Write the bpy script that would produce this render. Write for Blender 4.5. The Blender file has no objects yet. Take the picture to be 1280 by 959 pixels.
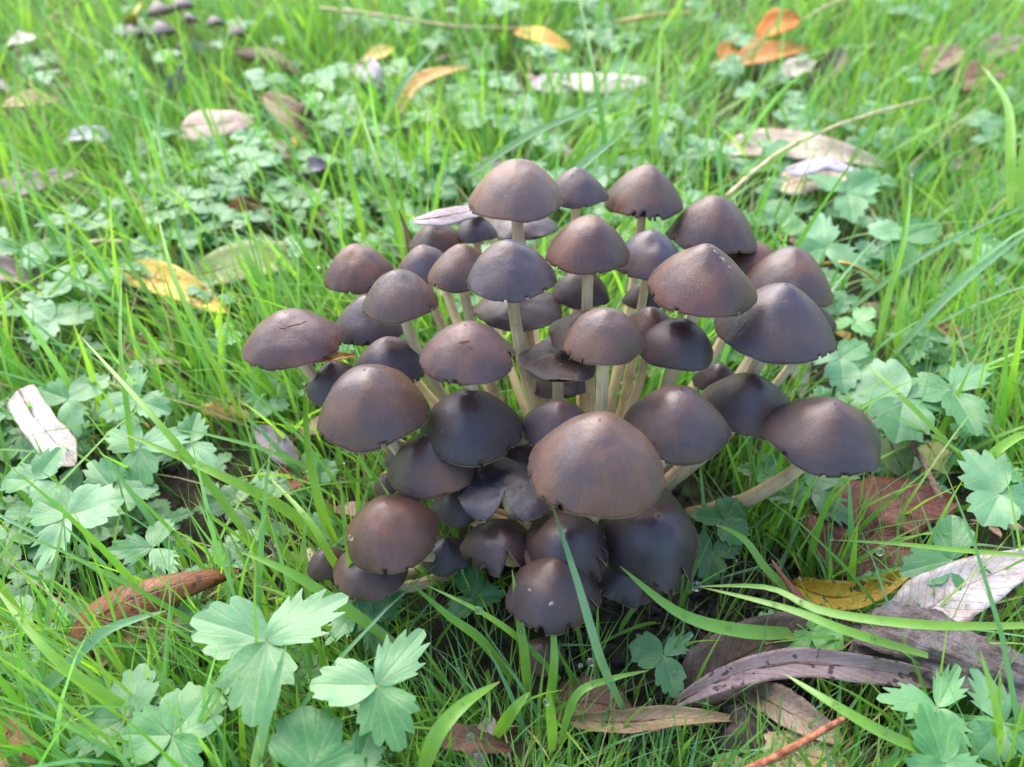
import bpy, math, random
import numpy as np
from mathutils import Vector, noise, Matrix
# 1 unit = 1 cm (unit scale below)
sc = bpy.context.scene
sc.unit_settings.system = 'METRIC'; sc.unit_settings.scale_length = 0.01
random.seed(7); np.random.seed(7)
R = math.radians
# ------------------------------------------------------------------ camera
CAMH, PITCH, F = 22.0, R(40), 1229.0
cd = bpy.data.cameras.new('camera'); cam = bpy.data.objects.new('camera', cd)
sc.collection.objects.link(cam); sc.camera = cam
cam.location = (0, 0, CAMH); cam.rotation_euler = (R(90) - PITCH, 0, 0)
cd.sensor_width = 36; cd.lens = F / 1280 * 36
cd.clip_start = 0.5; cd.clip_end = 40000
cd.dof.use_dof = True; cd.dof.focus_distance = 24.5; cd.dof.aperture_fstop = 0.14
# ------------------------------------------------------------------ light
SUN_EL, SUN_AZ = R(52), R(-28)          # azimuth measured from +Y towards +X: the light comes from behind the clump
w = bpy.data.worlds.new("World"); sc.world = w; w.use_nodes = True
nt = w.node_tree; nt.nodes.clear()
sky = nt.nodes.new('ShaderNodeTexSky'); sky.sky_type = 'NISHITA'; sky.sun_disc = False
sky.sun_elevation = SUN_EL; sky.sun_rotation = SUN_AZ; sky.air_density = 1.0; sky.dust_density = 3.0; sky.ozone_density = 1.0
bgn = nt.nodes.new('ShaderNodeBackground'); bgn.inputs['Strength'].default_value = 0.15
wo = nt.nodes.new('ShaderNodeOutputWorld')
nt.links.new(sky.outputs[0], bgn.inputs[0]); nt.links.new(bgn.outputs[0], wo.inputs[0])
sl = bpy.data.lights.new('sun', 'SUN'); sl.energy = 1.15; sl.angle = R(75); sl.color = (1, .98, .94)
so = bpy.data.objects.new('sun', sl); sc.collection.objects.link(so)
sd = Vector((math.sin(SUN_AZ) * math.cos(SUN_EL), math.cos(SUN_AZ) * math.cos(SUN_EL), math.sin(SUN_EL)))
so.rotation_euler = sd.to_track_quat('Z', 'Y').to_euler(); so.location = sd * 300
sc.view_settings.view_transform = 'Standard'; sc.view_settings.look = 'None'
sc.view_settings.gamma = 1; sc.view_settings.exposure = 1.92
# ------------------------------------------------------------------ helpers
COL = sc.collection
RIGHT = Vector((1, 0, 0)); FWD = Vector((0, math.cos(PITCH), -math.sin(PITCH))); UP = Vector((0, math.sin(PITCH), math.cos(PITCH)))
def at(px, py, z=0.0):
    d = RIGHT * ((px - 640) / F) + UP * ((479.5 - py) / F) + FWD
    k = (z - CAMH) / d.z
    return Vector((0, 0, CAMH)) + d * k
def proj(P):
    v = P - Vector((0, 0, CAMH)); k = v.dot(FWD)
    return 640 + F * v.x / k, 479.5 - F * v.dot(UP) / k, k
def mesh(name, V, Fc, m=None, smooth=True, uv=None, attr=None):
    me = bpy.data.meshes.new(name); me.from_pydata([tuple(v) for v in V], [], Fc)
    if m:
        for mm in (m if isinstance(m, (list, tuple)) else [m]): me.materials.append(mm)
    if attr is not None:
        a = me.attributes.new('par', 'FLOAT_VECTOR', 'POINT'); a.data.foreach_set('vector', np.array(attr, dtype=np.float32).ravel())
    if smooth: me.shade_smooth()
    me.update(); return me
def obj(name, me, parent=None, loc=None, **props):
    o = bpy.data.objects.new(name, me); COL.objects.link(o)
    if parent: o.parent = parent
    if loc is not None: o.location = loc
    for k, v in props.items():
        if v is not None: o[k] = v
    return o
def tube(pts, rad, seg=8, cap=True, wob=0.0):
    n = len(pts); V = []; Fc = []; A = []
    nrm = None
    for i, p in enumerate(pts):
        t = (pts[min(i + 1, n - 1)] - pts[max(i - 1, 0)]).normalized()
        if nrm is None: nrm = t.orthogonal().normalized()
        nrm = (nrm - t * nrm.dot(t)).normalized(); b = t.cross(nrm)
        r = rad(i / (n - 1)) if callable(rad) else rad
        for k in range(seg):
            a = 2 * math.pi * k / seg
            rr = r * (1 + (wob * noise.noise(Vector((math.cos(a) * 1.3, math.sin(a) * 1.3, i * .35)) + p * .3) if wob else 0))
            V.append(p + (nrm * math.cos(a) + b * math.sin(a)) * rr); A.append((math.cos(a), math.sin(a), i / (n - 1)))
    for i in range(n - 1):
        for k in range(seg):
            k2 = (k + 1) % seg
            Fc.append((i * seg + k, i * seg + k2, (i + 1) * seg + k2, (i + 1) * seg + k))
    if cap:
        Fc.append(tuple(range(seg))[::-1]); Fc.append(tuple((n - 1) * seg + k for k in range(seg)))
    return V, Fc, A
def bez(p0, p1, p2, p3, n):
    return [p0 * (1 - t) ** 3 + p1 * 3 * t * (1 - t) ** 2 + p2 * 3 * t * t * (1 - t) + p3 * t ** 3 for t in [i / (n - 1) for i in range(n)]]
def crom(P, n):
    """smooth curve through the points"""
    out = []; m = len(P) - 1
    for i in range(n):
        s = i / (n - 1) * m; k = min(int(s), m - 1); t = s - k
        a, b, c, d = P[max(k - 1, 0)], P[k], P[k + 1], P[min(k + 2, m)]
        out.append(0.5 * ((2 * b) + (c - a) * t + (2 * a - 5 * b + 4 * c - d) * t * t + (3 * b - a - 3 * c + d) * t ** 3))
    return out
# ------------------------------------------------------------------ materials
class NB:
    def __init__(s, name):
        s.m = bpy.data.materials.new(name); s.m.use_nodes = True; s.t = s.m.node_tree
        s.t.nodes.clear(); s.out = s.n('OutputMaterial')
    def n(s, k, **kw):
        x = s.t.nodes.new('ShaderNode' + k)
        for a, b in kw.items(): setattr(x, a, b)
        return x
    def l(s, a, b): s.t.links.new(a, b)
    def val(s, x, inp):
        if hasattr(x, 'links') or hasattr(x, 'is_linked'): s.l(x, inp)
        elif isinstance(x, (tuple, list)) and len(x) == 3 and inp.type == 'RGBA': inp.default_value = (*x, 1)
        else: inp.default_value = x
    def mix(s, f, a, b, mode='MIX'):
        x = s.n('Mix', data_type='RGBA', blend_type=mode)
        s.val(f, x.inputs[0]); s.val(a, x.inputs[6]); s.val(b, x.inputs[7]); return x.outputs[2]
    def math(s, op, a, b=0.0, clamp=False):
        x = s.n('Math', operation=op, use_clamp=clamp); s.val(a, x.inputs[0]); s.val(b, x.inputs[1]); return x.outputs[0]
    def ramp(s, f, lo, hi, a=0.0, b=1.0):
        x = s.n('MapRange', interpolation_type='SMOOTHSTEP'); s.val(f, x.inputs[0])
        x.inputs[1].default_value = lo; x.inputs[2].default_value = hi; x.inputs[3].default_value = a; x.inputs[4].default_value = b
        return x.outputs[0]
    def noise(s, vec, scale, det=4, rough=.6, vs=None):
        if vs:
            vm = s.n('VectorMath', operation='MULTIPLY'); s.l(vec, vm.inputs[0]); vm.inputs[1].default_value = vs; vec = vm.outputs[0]
        x = s.n('TexNoise'); s.l(vec, x.inputs['Vector']); x.inputs['Scale'].default_value = scale
        x.inputs['Detail'].default_value = det; x.inputs['Roughness'].default_value = rough; return x.outputs[0]
    def attr(s, name='par'):
        a = s.n('Attribute', attribute_name=name); sp = s.n('SeparateXYZ'); s.l(a.outputs['Vector'], sp.inputs[0])
        return a.outputs['Vector'], sp.outputs
    def oc(s):
        c = s.n('TexCoord'); return c.outputs['Object']
    def bump(s, h, dist, strength=1.0):
        b = s.n('Bump'); s.l(h, b.inputs['Height']); b.inputs['Distance'].default_value = dist; b.inputs['Strength'].default_value = strength
        return b.outputs[0]
    def pbsdf(s, col, rough, spec=.5, nrm=None, coat=0, sss=0, trans=0):
        p = s.n('BsdfPrincipled'); s.val(col, p.inputs['Base Color']); s.val(rough, p.inputs['Roughness'])
        p.inputs['Specular IOR Level'].default_value = spec; p.inputs['Coat Weight'].default_value = coat; p.inputs['Coat Roughness'].default_value = .35
        if nrm: s.l(nrm, p.inputs['Normal'])
        return p.outputs[0]
    def thin(s, surf, col, f, nrm=None):
        t = s.n('BsdfTranslucent'); s.val(col, t.inputs[0])
        if nrm: s.l(nrm, t.inputs['Normal'])
        m = s.n('MixShader'); m.inputs[0].default_value = f; s.l(surf, m.inputs[1]); s.l(t.outputs[0], m.inputs[2]); return m.outputs[0]
    def done(s, x): s.l(x, s.out.inputs[0]); return s.m

def mat_cap():
    b = NB('mushroom_cap'); vec, sp = b.attr(); oi = b.n('ObjectInfo'); oc = b.oc()
    v = sp[2]
    off = b.n('VectorMath', operation='ADD'); b.l(vec, off.inputs[0]); b.l(oi.outputs['Location'], off.inputs[1])
    seed = b.n('CombineXYZ'); b.l(b.math('MULTIPLY', oi.outputs['Random'], 40.0), seed.inputs[2]); 
    o2 = b.n('VectorMath', operation='ADD'); b.l(vec, o2.inputs[0]); b.l(seed.outputs[0], o2.inputs[1])
    streak = b.noise(o2.outputs[0], 1.0, 5, .7, vs=(26, 26, 1.2))
    fine = b.noise(o2.outputs[0], 1.0, 2, .5, vs=(70, 70, 5))
    o3 = b.n('VectorMath', operation='ADD'); b.l(oc, o3.inputs[0]); b.l(seed.outputs[0], o3.inputs[1])
    blot = b.noise(o3.outputs[0], .7, 5, .6)
    speck = b.noise(o3.outputs[0], 9, 3, .7)
    scuff = b.ramp(b.noise(o3.outputs[0], 2.6, 7, .8), .60, .70)
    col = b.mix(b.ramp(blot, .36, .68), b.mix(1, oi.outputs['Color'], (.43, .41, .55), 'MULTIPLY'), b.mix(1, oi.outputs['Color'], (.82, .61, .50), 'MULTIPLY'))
    apex = b.math('MULTIPLY', b.ramp(v, .05, .55, 1, 0), b.ramp(blot, .35, .6))
    col = b.mix(b.math('MULTIPLY', apex, .45), col, (.095, .042, .026))
    away = b.ramp(v, .12, .65)
    col = b.mix(b.math('MULTIPLY', away, b.ramp(streak, .35, .75, 0, .30)), col, b.mix(1, col, (1.7, 1.6, 1.5), 'MULTIPLY'))
    col = b.mix(b.math('MULTIPLY', away, b.ramp(fine, .3, .7, .22, 0)), col, b.mix(1, col, (.6, .6, .6), 'MULTIPLY'))
    col = b.mix(b.ramp(speck, .66, .78, 0, .35), col, (.05, .03, .025))
    col = b.mix(b.math('MULTIPLY', scuff, .14), col, b.mix(1, col, (1.7, 1.25, 1.0), 'MULTIPLY'))
    rim = b.math('ADD', v, b.math('MULTIPLY', b.math('SUBTRACT', streak, .5), .02))
    col = b.mix(b.ramp(rim, .86, .97, 0, .35), col, b.mix(1, col, (1.5, 1.35, 1.2), 'MULTIPLY'))
    col = b.mix(b.ramp(rim, .978, .995, 0, .8), col, (.34, .26, .20))
    h = b.math('ADD', b.math('MULTIPLY', away, b.math('ADD', b.math('MULTIPLY', streak, .7), b.math('MULTIPLY', fine, .3))), b.math('ADD', b.math('MULTIPLY', speck, .5), b.math('MULTIPLY', scuff, -.3)))
    bm = b.bump(h, .035, .6)
    return b.done(b.pbsdf(col, b.ramp(blot, .3, .7, .36, .50), .58, bm))
def mat_flesh():
    b = NB('mushroom_flesh'); return b.done(b.pbsdf((.30, .22, .16), .7, .3))
def mat_gill():
    b = NB('gills'); vec, sp = b.attr(); n = b.noise(vec, 5)
    return b.done(b.pbsdf(b.mix(n, (.055, .032, .025), (.10, .065, .05)), .8, .2))
def mat_stem():
    b = NB('stem'); vec, sp = b.attr(); oi = b.n('ObjectInfo')
    st = b.noise(vec, 1, 5, .7, vs=(5, 5, 2.0)); oc = b.oc(); n2 = b.noise(oc, 1.2, 4)
    col = b.mix(b.ramp(st, .3, .7), (.50, .36, .19), (.84, .66, .40))
    col = b.mix(b.ramp(n2, .45, .75, 0, .5), col, (.19, .13, .085))
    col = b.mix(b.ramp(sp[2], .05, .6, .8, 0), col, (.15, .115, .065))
    col = b.mix(.8, col, oi.outputs['Color'], 'MULTIPLY')
    return b.done(b.pbsdf(col, .5, .4, b.bump(st, .03, .5)))
def mat_grass(name, c1, c2, c3, tr=.45, gl=.34):
    b = NB(name); vec, sp = b.attr()      # par: random, along, random2
    ob = b.noise(b.oc(), 2.0, 3)
    col = b.mix(sp[0], c1, c2); col = b.mix(b.ramp(sp[2], .5, 1.0, 0, .9), col, c3)
    col = b.mix(b.ramp(sp[1], 0, .35, .45, 0), col, (.22, .30, .08))
    col = b.mix(b.ramp(sp[1], .84, 1, 0, .55), col, (.34, .27, .10))
    col = b.mix(b.ramp(ob, .35, .65, 0, .35), col, b.mix(1, col, (.6, .75, .6), 'MULTIPLY'))
    return b.done(b.thin(b.pbsdf(col, gl, .55), b.mix(1, col, (1.5, 1.5, .7), 'MULTIPLY'), tr))
def mat_leaflet():
    b = NB('buttercup_leaf'); vec, sp = b.attr(); oc = b.oc(); oi = b.n('ObjectInfo')
    seed = b.n('CombineXYZ'); b.l(b.math('MULTIPLY', oi.outputs['Random'], 30.0), seed.inputs[0])
    o3 = b.n('VectorMath', operation='ADD'); b.l(oc, o3.inputs[0]); b.l(seed.outputs[0], o3.inputs[1])
    n = b.noise(o3.outputs[0], 2.2, 4); n2 = b.noise(o3.outputs[0], 14, 3)
    vor = b.n('TexVoronoi', feature='DISTANCE_TO_EDGE'); b.l(o3.outputs[0], vor.inputs['Vector']); vor.inputs['Scale'].default_value = 5.5
    net = b.ramp(vor.outputs['Distance'], 0, .07, 1, 0); vein = b.math('MAXIMUM', b.ramp(sp[2], 0.004, .03, 1, 0), b.math('MULTIPLY', net, .4)); big = b.noise(oc, .22, 3)
    base = b.mix(b.ramp(b.math('ADD', oi.outputs['Random'], big), .6, 1.4), (.055, .195, .06), (.12, .29, .135))
    col = b.mix(b.ramp(n, .3, .7), base, b.mix(1, base, (1.35, 1.15, 1.1), 'MULTIPLY'))
    col = b.mix(b.math('MULTIPLY', vein, .55), col, (.17, .27, .12))
    col = b.mix(b.ramp(n2, .55, .8, 0, .25), col, (.20, .30, .16))
    col = b.mix(b.ramp(b.noise(o3.outputs[0], 4, 2), .70, .76, 0, .7), col, (.14, .09, .03))
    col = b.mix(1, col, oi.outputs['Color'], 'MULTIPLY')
    h = b.math('ADD', b.math('MULTIPLY', n2, .6), b.math('MULTIPLY', vein, -.18))
    bm = b.bump(h, .03, .5)
    return b.done(b.thin(b.pbsdf(col, .40, .5, bm), b.mix(1, col, (1.2, 1.4, .6), 'MULTIPLY'), .3, bm))
def mat_dead(name, spots):
    b = NB(name); vec, sp = b.attr(); oc = b.oc(); oi = b.n('ObjectInfo')   # par: along u, across v(-1..1), 0
    seed = b.n('CombineXYZ'); b.l(b.math('MULTIPLY', oi.outputs['Random'], 50.0), seed.inputs[0])
    o3 = b.n('VectorMath', operation='ADD'); b.l(oc, o3.inputs[0]); b.l(seed.outputs[0], o3.inputs[1])
    n = b.noise(o3.outputs[0], 1.1, 5, .65); n2 = b.noise(o3.outputs[0], 7, 4, .7)
    av = b.math('ABSOLUTE', sp[1])
    mid = b.ramp(av, .0, .07, 1, 0)
    side = b.math('SUBTRACT', b.math('MULTIPLY', sp[0], 52.0), b.math('MULTIPLY', av, 9.0))
    sv = b.ramp(b.math('ABSOLUTE', b.math('SINE', side)), 0, .25, 1, 0)
    C = oi.outputs['Color']
    col = b.mix(b.ramp(n, .35, .7), C, b.mix(1, C, (.66, .55, .5), 'MULTIPLY'))
    col = b.mix(b.ramp(n2, .35, .7, 0, .4), col, b.mix(1, C, (1.3, 1.25, 1.15), 'MULTIPLY'))
    col = b.mix(b.math('MULTIPLY', sv, .22), col, b.mix(1, C, (.5, .42, .35), 'MULTIPLY'))
    col = b.mix(b.math('MULTIPLY', mid, .4), col, b.mix(1, C, (.7, .5, .4), 'MULTIPLY'))
    edge = b.math('ADD', av, b.math('MULTIPLY', b.math('SUBTRACT', n, .5), .9))
    col = b.mix(b.ramp(edge, .86, 1.05, 0, .6), col, b.mix(1, C, (.42, .28, .22), 'MULTIPLY'))
    s3 = b.noise(o3.outputs[0], 3.6, 2, .5)
    col = b.mix(b.ramp(s3, .60, .66, 0, spots), col, (.05, .02, .012))
    h = b.math('ADD', n2, b.math('MULTIPLY', b.math('ADD', sv, mid), -.5))
    bm = b.bump(h, .05, .6)
    return b.done(b.thin(b.pbsdf(col, .48, .45, bm), col, .15, bm))
def mat_soil():
    b = NB('soil'); oc = b.oc(); n = b.noise(oc, .6, 8, .7); n2 = b.noise(oc, 5, 6, .75); far = b.n('VectorMath', operation='LENGTH'); b.l(oc, far.inputs[0])
    col = b.mix(b.ramp(n2, .3, .7), (.014, .010, .008), (.06, .042, .03))
    col = b.mix(b.ramp(n, .50, .64, 0, .7), col, (.09, .13, .035))
    col = b.mix(b.ramp(far.outputs['Value'], 90, 150), col, b.mix(n2, (.05, .12, .02), (.10, .19, .04)))
    return b.done(b.pbsdf(col, .8, .35, b.bump(n2, .5, .8)))
def mat_simple(name, c1, c2, scale=3, rough=.6, spec=.4, bd=.06, obc=False):
    b = NB(name); oc = b.oc(); n = b.noise(oc, scale, 6, .7); col = b.mix(b.ramp(n, .35, .65), c1, c2)
    if obc: oi = b.n('ObjectInfo'); col = b.mix(1, col, oi.outputs['Color'], 'MULTIPLY')
    return b.done(b.pbsdf(col, rough, spec, b.bump(n, bd, .8)))
def mat_bark():
    b = NB('rotten_wood'); vec, sp = b.attr(); oc = b.oc()
    st = b.noise(vec, 1, 7, .75, vs=(6, 6, 5)); n = b.noise(oc, 1.0, 6, .7); n2 = b.noise(oc, 6, 4, .7)
    col = b.mix(b.ramp(st, .3, .7), (.045, .03, .022), (.24, .19, .17))
    col = b.mix(b.ramp(n, .42, .62), col, (.30, .26, .27))
    col = b.mix(b.ramp(n2, .55, .7, 0, .7), col, (.17, .075, .03))
    h = b.math('ADD', st, b.math('MULTIPLY', n2, .5))
    return b.done(b.pbsdf(col, .7, .4, b.bump(h, .35, 1.0)))
def mat_water():
    b = NB('dew_water'); g = b.n('BsdfGlass'); g.inputs['IOR'].default_value = 1.33; g.inputs['Roughness'].default_value = 0.0
    return b.done(g.outputs[0])
M_CAP, M_FLESH, M_GILL, M_STEM = mat_cap(), mat_flesh(), mat_gill(), mat_stem()
M_GRASS = mat_grass('grass_blade', (.10, .29, .04), (.27, .46, .075), (.16, .38, .19), .5)
M_BIG = mat_grass('grass_blade_wide', (.10, .28, .035), (.24, .44, .06), (.19, .35, .19), .38, .3)
M_DRYG = mat_grass('dry_grass', (.38, .30, .16), (.50, .42, .22), (.28, .20, .12), .3, .6)
M_LEAF = mat_leaflet()
M_DEAD = mat_dead('dead_leaf', .25); M_SPOT = mat_dead('spotted_leaf', .85)
M_SOIL = mat_soil(); M_BARK = mat_bark(); M_WATER = mat_water()
M_STALK = mat_simple('leaf_stalk', (.10, .19, .06), (.20, .28, .10), 2, .45)
M_TWIG = mat_simple('twig_bark', (.10, .06, .04), (.32, .24, .19), 4, .7, .3, .08, True)
M_STRAW = mat_simple('straw', (.36, .27, .13), (.58, .48, .28), 3, .5, .4, .03, True)
M_CRUMB = mat_simple('soil_crumb', (.012, .009, .008), (.07, .05, .04), 3, .75, .4, .1)

# ------------------------------------------------------------------ ground
BX, BY = 2.3, 20.2                      # where the clump grows out of the ground
def ground_z(x, y):
    p = Vector((x * .09, y * .09, 0)); q = Vector((x * .5, y * .5, 3)); s = Vector((x * 1.6, y * 1.6, 7))
    z = 1.1 * noise.noise(p) + .35 * noise.noise(q) + .12 * noise.noise(s)
    return z * .7 - .35
def axis_pts(lo, hi, fine_lo, fine_hi, step, grow=1.25):
    a = list(np.arange(fine_lo, fine_hi, step)); s = step; v = fine_hi
    while v < hi: a.append(v); s *= grow; v += s
    a.append(hi); s = step; v = fine_lo - step
    while v > lo: a.insert(0, v); s *= grow; v -= s
    a.insert(0, lo); return a
xs = axis_pts(-12000, 12000, -45, 45, .6); ys = axis_pts(-12000, 12000, 2, 90, .6)
V = []; Fc = []
for y in ys:
    for x in xs:
        d = max(abs(x) - 45, 0, 2 - y, y - 90); V.append((x, y, ground_z(x, y) * (1 if d < 60 else max(.1, 60 / d))))
nx = len(xs)
for j in range(len(ys) - 1):
    for i in range(nx - 1): Fc.append((j * nx + i, j * nx + i + 1, (j + 1) * nx + i + 1, (j + 1) * nx + i))
obj('ground', mesh('ground', V, Fc, M_SOIL), kind='structure')

# ------------------------------------------------------------------ mushrooms
BUILT = {}
CAPS = []          # (centre, radius, height) for keeping grass out of the caps
def cap_z(r, H, b):
    k = max(0, min(.75, (b - 1.3) * .85)); c = (1 - math.sqrt((r * r + .028) / 1.028)) / .835
    return H * ((1 - k) * max(0, 1 - r * r) ** .8 + k * max(0, c)) + .015 * H * math.exp(-(r / .25) ** 2)
def frame(ax):
    ax = ax.normalized(); x = Vector((1, 0, 0)); x = (x - ax * x.dot(ax)).normalized(); return x, ax.cross(x), ax
def fit(box, z, tilt, b):
    """position, radius, height ratio of a cap seen in this box with its rim centre at height z"""
    x0, y0, x1, y1 = box; P = at((x0 + x1) / 2, y0 * .3 + y1 * .7, z); Rr = 1.3; H = .55
    tx, ty = tilt
    for it in range(12):
        out = Vector((P.x - BX, P.y - BY, 0))
        ax = Vector((0, 0, 1)) + out * .012 + Vector((tx, ty + .09, 0)); X, Y, Z = frame(ax)
        us, vs = [], []
        for k in range(32):
            a = k * math.pi / 16
            for r in (0, .3, .55, .8, .93, 1):
                q = P + (X * math.cos(a) * r + Y * math.sin(a) * r + Z * cap_z(r, H, b)) * Rr
                u, v, _ = proj(q); us.append(u); vs.append(v)
        w_, h_ = max(us) - min(us), max(vs) - min(vs)
        Rr *= (x1 - x0) / w_
        H = min(.95, max(.22, H * ((y1 - y0) / h_ * w_ / (x1 - x0)) ** 1.3))
        pu, pv, _ = proj(P)
        P = at(pu + ((x0 + x1) - (max(us) + min(us))) / 2, pv + ((y0 + y1) - (max(vs) + min(vs))) / 2, z)
    return P, Rr, H, (X, Y, Z)
def mushroom(label, box, z, color, tilt=(0, 0), b=1.7, lobes=.042, splits=(), base=None, group='clustered mushrooms in the central clump', stemcol=(1, 1, 1), detail=1.0, spread=.24, srad=.165):
    P, Rr, H, (X, Y, Z) = fit(box, z, tilt, b)
    NS, NR = (96, 26) if detail >= 1 else (40, 12)
    sd_ = random.uniform(0, 100)
    dent = random.choice([0, 0, 0, 0, -.05, .03]); da0 = random.uniform(3.5, 6.0); dx0, dy0 = .4 * math.cos(da0), .4 * math.sin(da0)
    ph = [random.uniform(0, 6.28) for _ in range(6)]
    if base is None:
        bx = BX + (P.x - BX) * spread + random.uniform(-.35, .35); by = BY + (P.y - BY) * spread * .8 + random.uniform(-.35, .35)
    else: bx, by = base
    B = Vector((bx, by, ground_z(bx, by) - .1))
    root = obj('mushroom', None, None, B, label=label, category='mushroom', group=group); root.empty_display_size = .5
    splits = tuple(splits) + tuple((random.uniform(180, 360), random.uniform(.90, .97), random.uniform(.006, .02)) for _ in range(random.randint(2, 5)))
    # split columns: nearest segment to each asked angle
    sp = []
    for (deg, v0, wd) in splits:
        j = int(round(deg / 360 * NS)) % NS; sp.append((j, (j + .5) / NS * 2 * math.pi, v0, wd))
    V = []; A = []
    for i in range(NR + 1):
        v = i / NR; r0 = math.sin(v * math.pi / 2) if v < 1 else 1.0
        r0 = .35 * v + .65 * r0
        for k in range(NS):
            a = 2 * math.pi * k / NS
            da = 0; dz = 0; dr = 0
            for (j, ac, v0, wd) in sp:
                d = (a - ac + math.pi) % (2 * math.pi) - math.pi
                if v > v0:
                    s = (v - v0) / (1 - v0); da += math.copysign(wd * s * math.exp(-abs(d) / .35), d)
                    dz -= .25 * wd * s * s * math.exp(-abs(d) / .22); dr -= .14 * wd * s * math.exp(-abs(d) / .12)
            aa = a + da
            ca, sa = math.cos(a), math.sin(a)
            wob = 1 + lobes * (math.sin(2 * a + ph[0]) * .6 + math.sin(3 * a + ph[1]) * .5 + math.sin(5 * a + ph[2]) * .35) * v * v
            nn = noise.noise(Vector((r0 * ca * 1.5, r0 * sa * 1.5, sd_)))
            n2 = noise.noise(Vector((ca * 9, sa * 9, sd_)))
            n3 = noise.noise(Vector((ca * 24, sa * 24, sd_)))
            r = r0 * (wob + .05 * nn * v + .02 * n2 * v ** 4 + .016 * n3 * v ** 10 + dr)
            zz = cap_z(min(r0, 1), H, b) + H * .045 * nn + dz + lobes * .9 * math.sin(4 * a + ph[3]) * v ** 5 + .012 * n2 * v ** 6
            zz += .006 * noise.noise(Vector((r0 * ca * 7, r0 * sa * 7, sd_ + 4))) + dent * math.exp(-((r0 * ca - dx0) ** 2 + (r0 * sa - dy0) ** 2) / .03)
            zz += .03 * noise.noise(Vector((r0 * ca * 3, r0 * sa * 3, sd_ + 9)))
            V.append(P + (X * math.cos(aa) * r + Y * math.sin(aa) * r + Z * zz) * Rr - B); A.append((ca, sa, v))
    Fc = []
    for i in range(NR):
        for k in range(NS):
            if any(j == k and (i + .5) / NR > v0 for (j, ac, v0, wd) in sp): continue
            k2 = (k + 1) % NS
            Fc.append((i * NS + k, (i + 1) * NS + k, (i + 1) * NS + k2, i * NS + k2))
    me = mesh('cap', V, Fc, [M_CAP, M_FLESH], attr=A)
    cap = obj('cap', me, root); cap.color = (*color, 1)
    s = cap.modifiers.new('flesh', 'SOLIDIFY'); s.thickness = .045; s.offset = -1; s.material_offset_rim = 1; s.material_offset = 1
    BUILT[label] = (cap, P)
    # gills
    if detail >= 1:
        NG = 120; V = []; A = []; Fc = []
        for i in range(5):
            v = .14 + i / 4 * .82
            for k in range(NG):
                a = 2 * math.pi * k / NG; ridge = (-.10 if k % 2 else .0) * (1 if i < 4 else .2)
                r = v * .95
                zz = cap_z(v, H, b) * .86 - .06 + ridge * .6
                V.append(P + (X * math.cos(a) * r + Y * math.sin(a) * r + Z * min(zz, cap_z(v, H, b) - .09)) * Rr - B); A.append((math.cos(a), math.sin(a), v))
        for i in range(4):
            for k in range(NG):
                k2 = (k + 1) % NG; Fc.append((i * NG + k, i * NG + k2, (i + 1) * NG + k2, (i + 1) * NG + k))
        if not splits or max(s_[2] for s_ in splits) < .3: obj('gills', mesh('gills', V, Fc, M_GILL, attr=A), cap)
    top = P + Z * (H * .62 * Rr); L = (top - B).length
    outd = Vector((P.x - B.x, P.y - B.y, 0))
    p1 = B + Vector((0, 0, 1)) * L * .18 + outd * .28
    p2 = top - Z * L * .42
    sr = srad * (1 if detail >= 1 else .6) * random.uniform(.9, 1.15) * min(1.15, .55 + Rr * .35)
    pts = bez(B, p1, p2, top, 18)
    for i, p in enumerate(pts):
        t = i / 17; p += Vector((noise.noise(Vector((t * 2.2, sd_, 0))), noise.noise(Vector((t * 2.2, 5, sd_))), 0)) * .22 * math.sin(math.pi * t)
    Vs, Fs, As = tube([p - B for p in pts], lambda t: sr * (1.3 - .45 * t + .25 * max(0, .12 - t) * 8), 12, wob=.12)
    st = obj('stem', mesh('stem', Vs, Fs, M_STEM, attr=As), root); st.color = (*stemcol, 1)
    CAPS.append((P + Z * H * Rr * .35, Rr)); 
    return P, Rr
BR = (.125, .078, .058); PALE = (.20, .135, .098); RED = (.135, .068, .050); DK = (.058, .044, .050); GREY = (.095, .072, .076); LAV = (.080, .064, .078); WET_SHADED = (.062, .038, .038)  # grey and lavender tones hold some blue sky reflection in the colour
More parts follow.
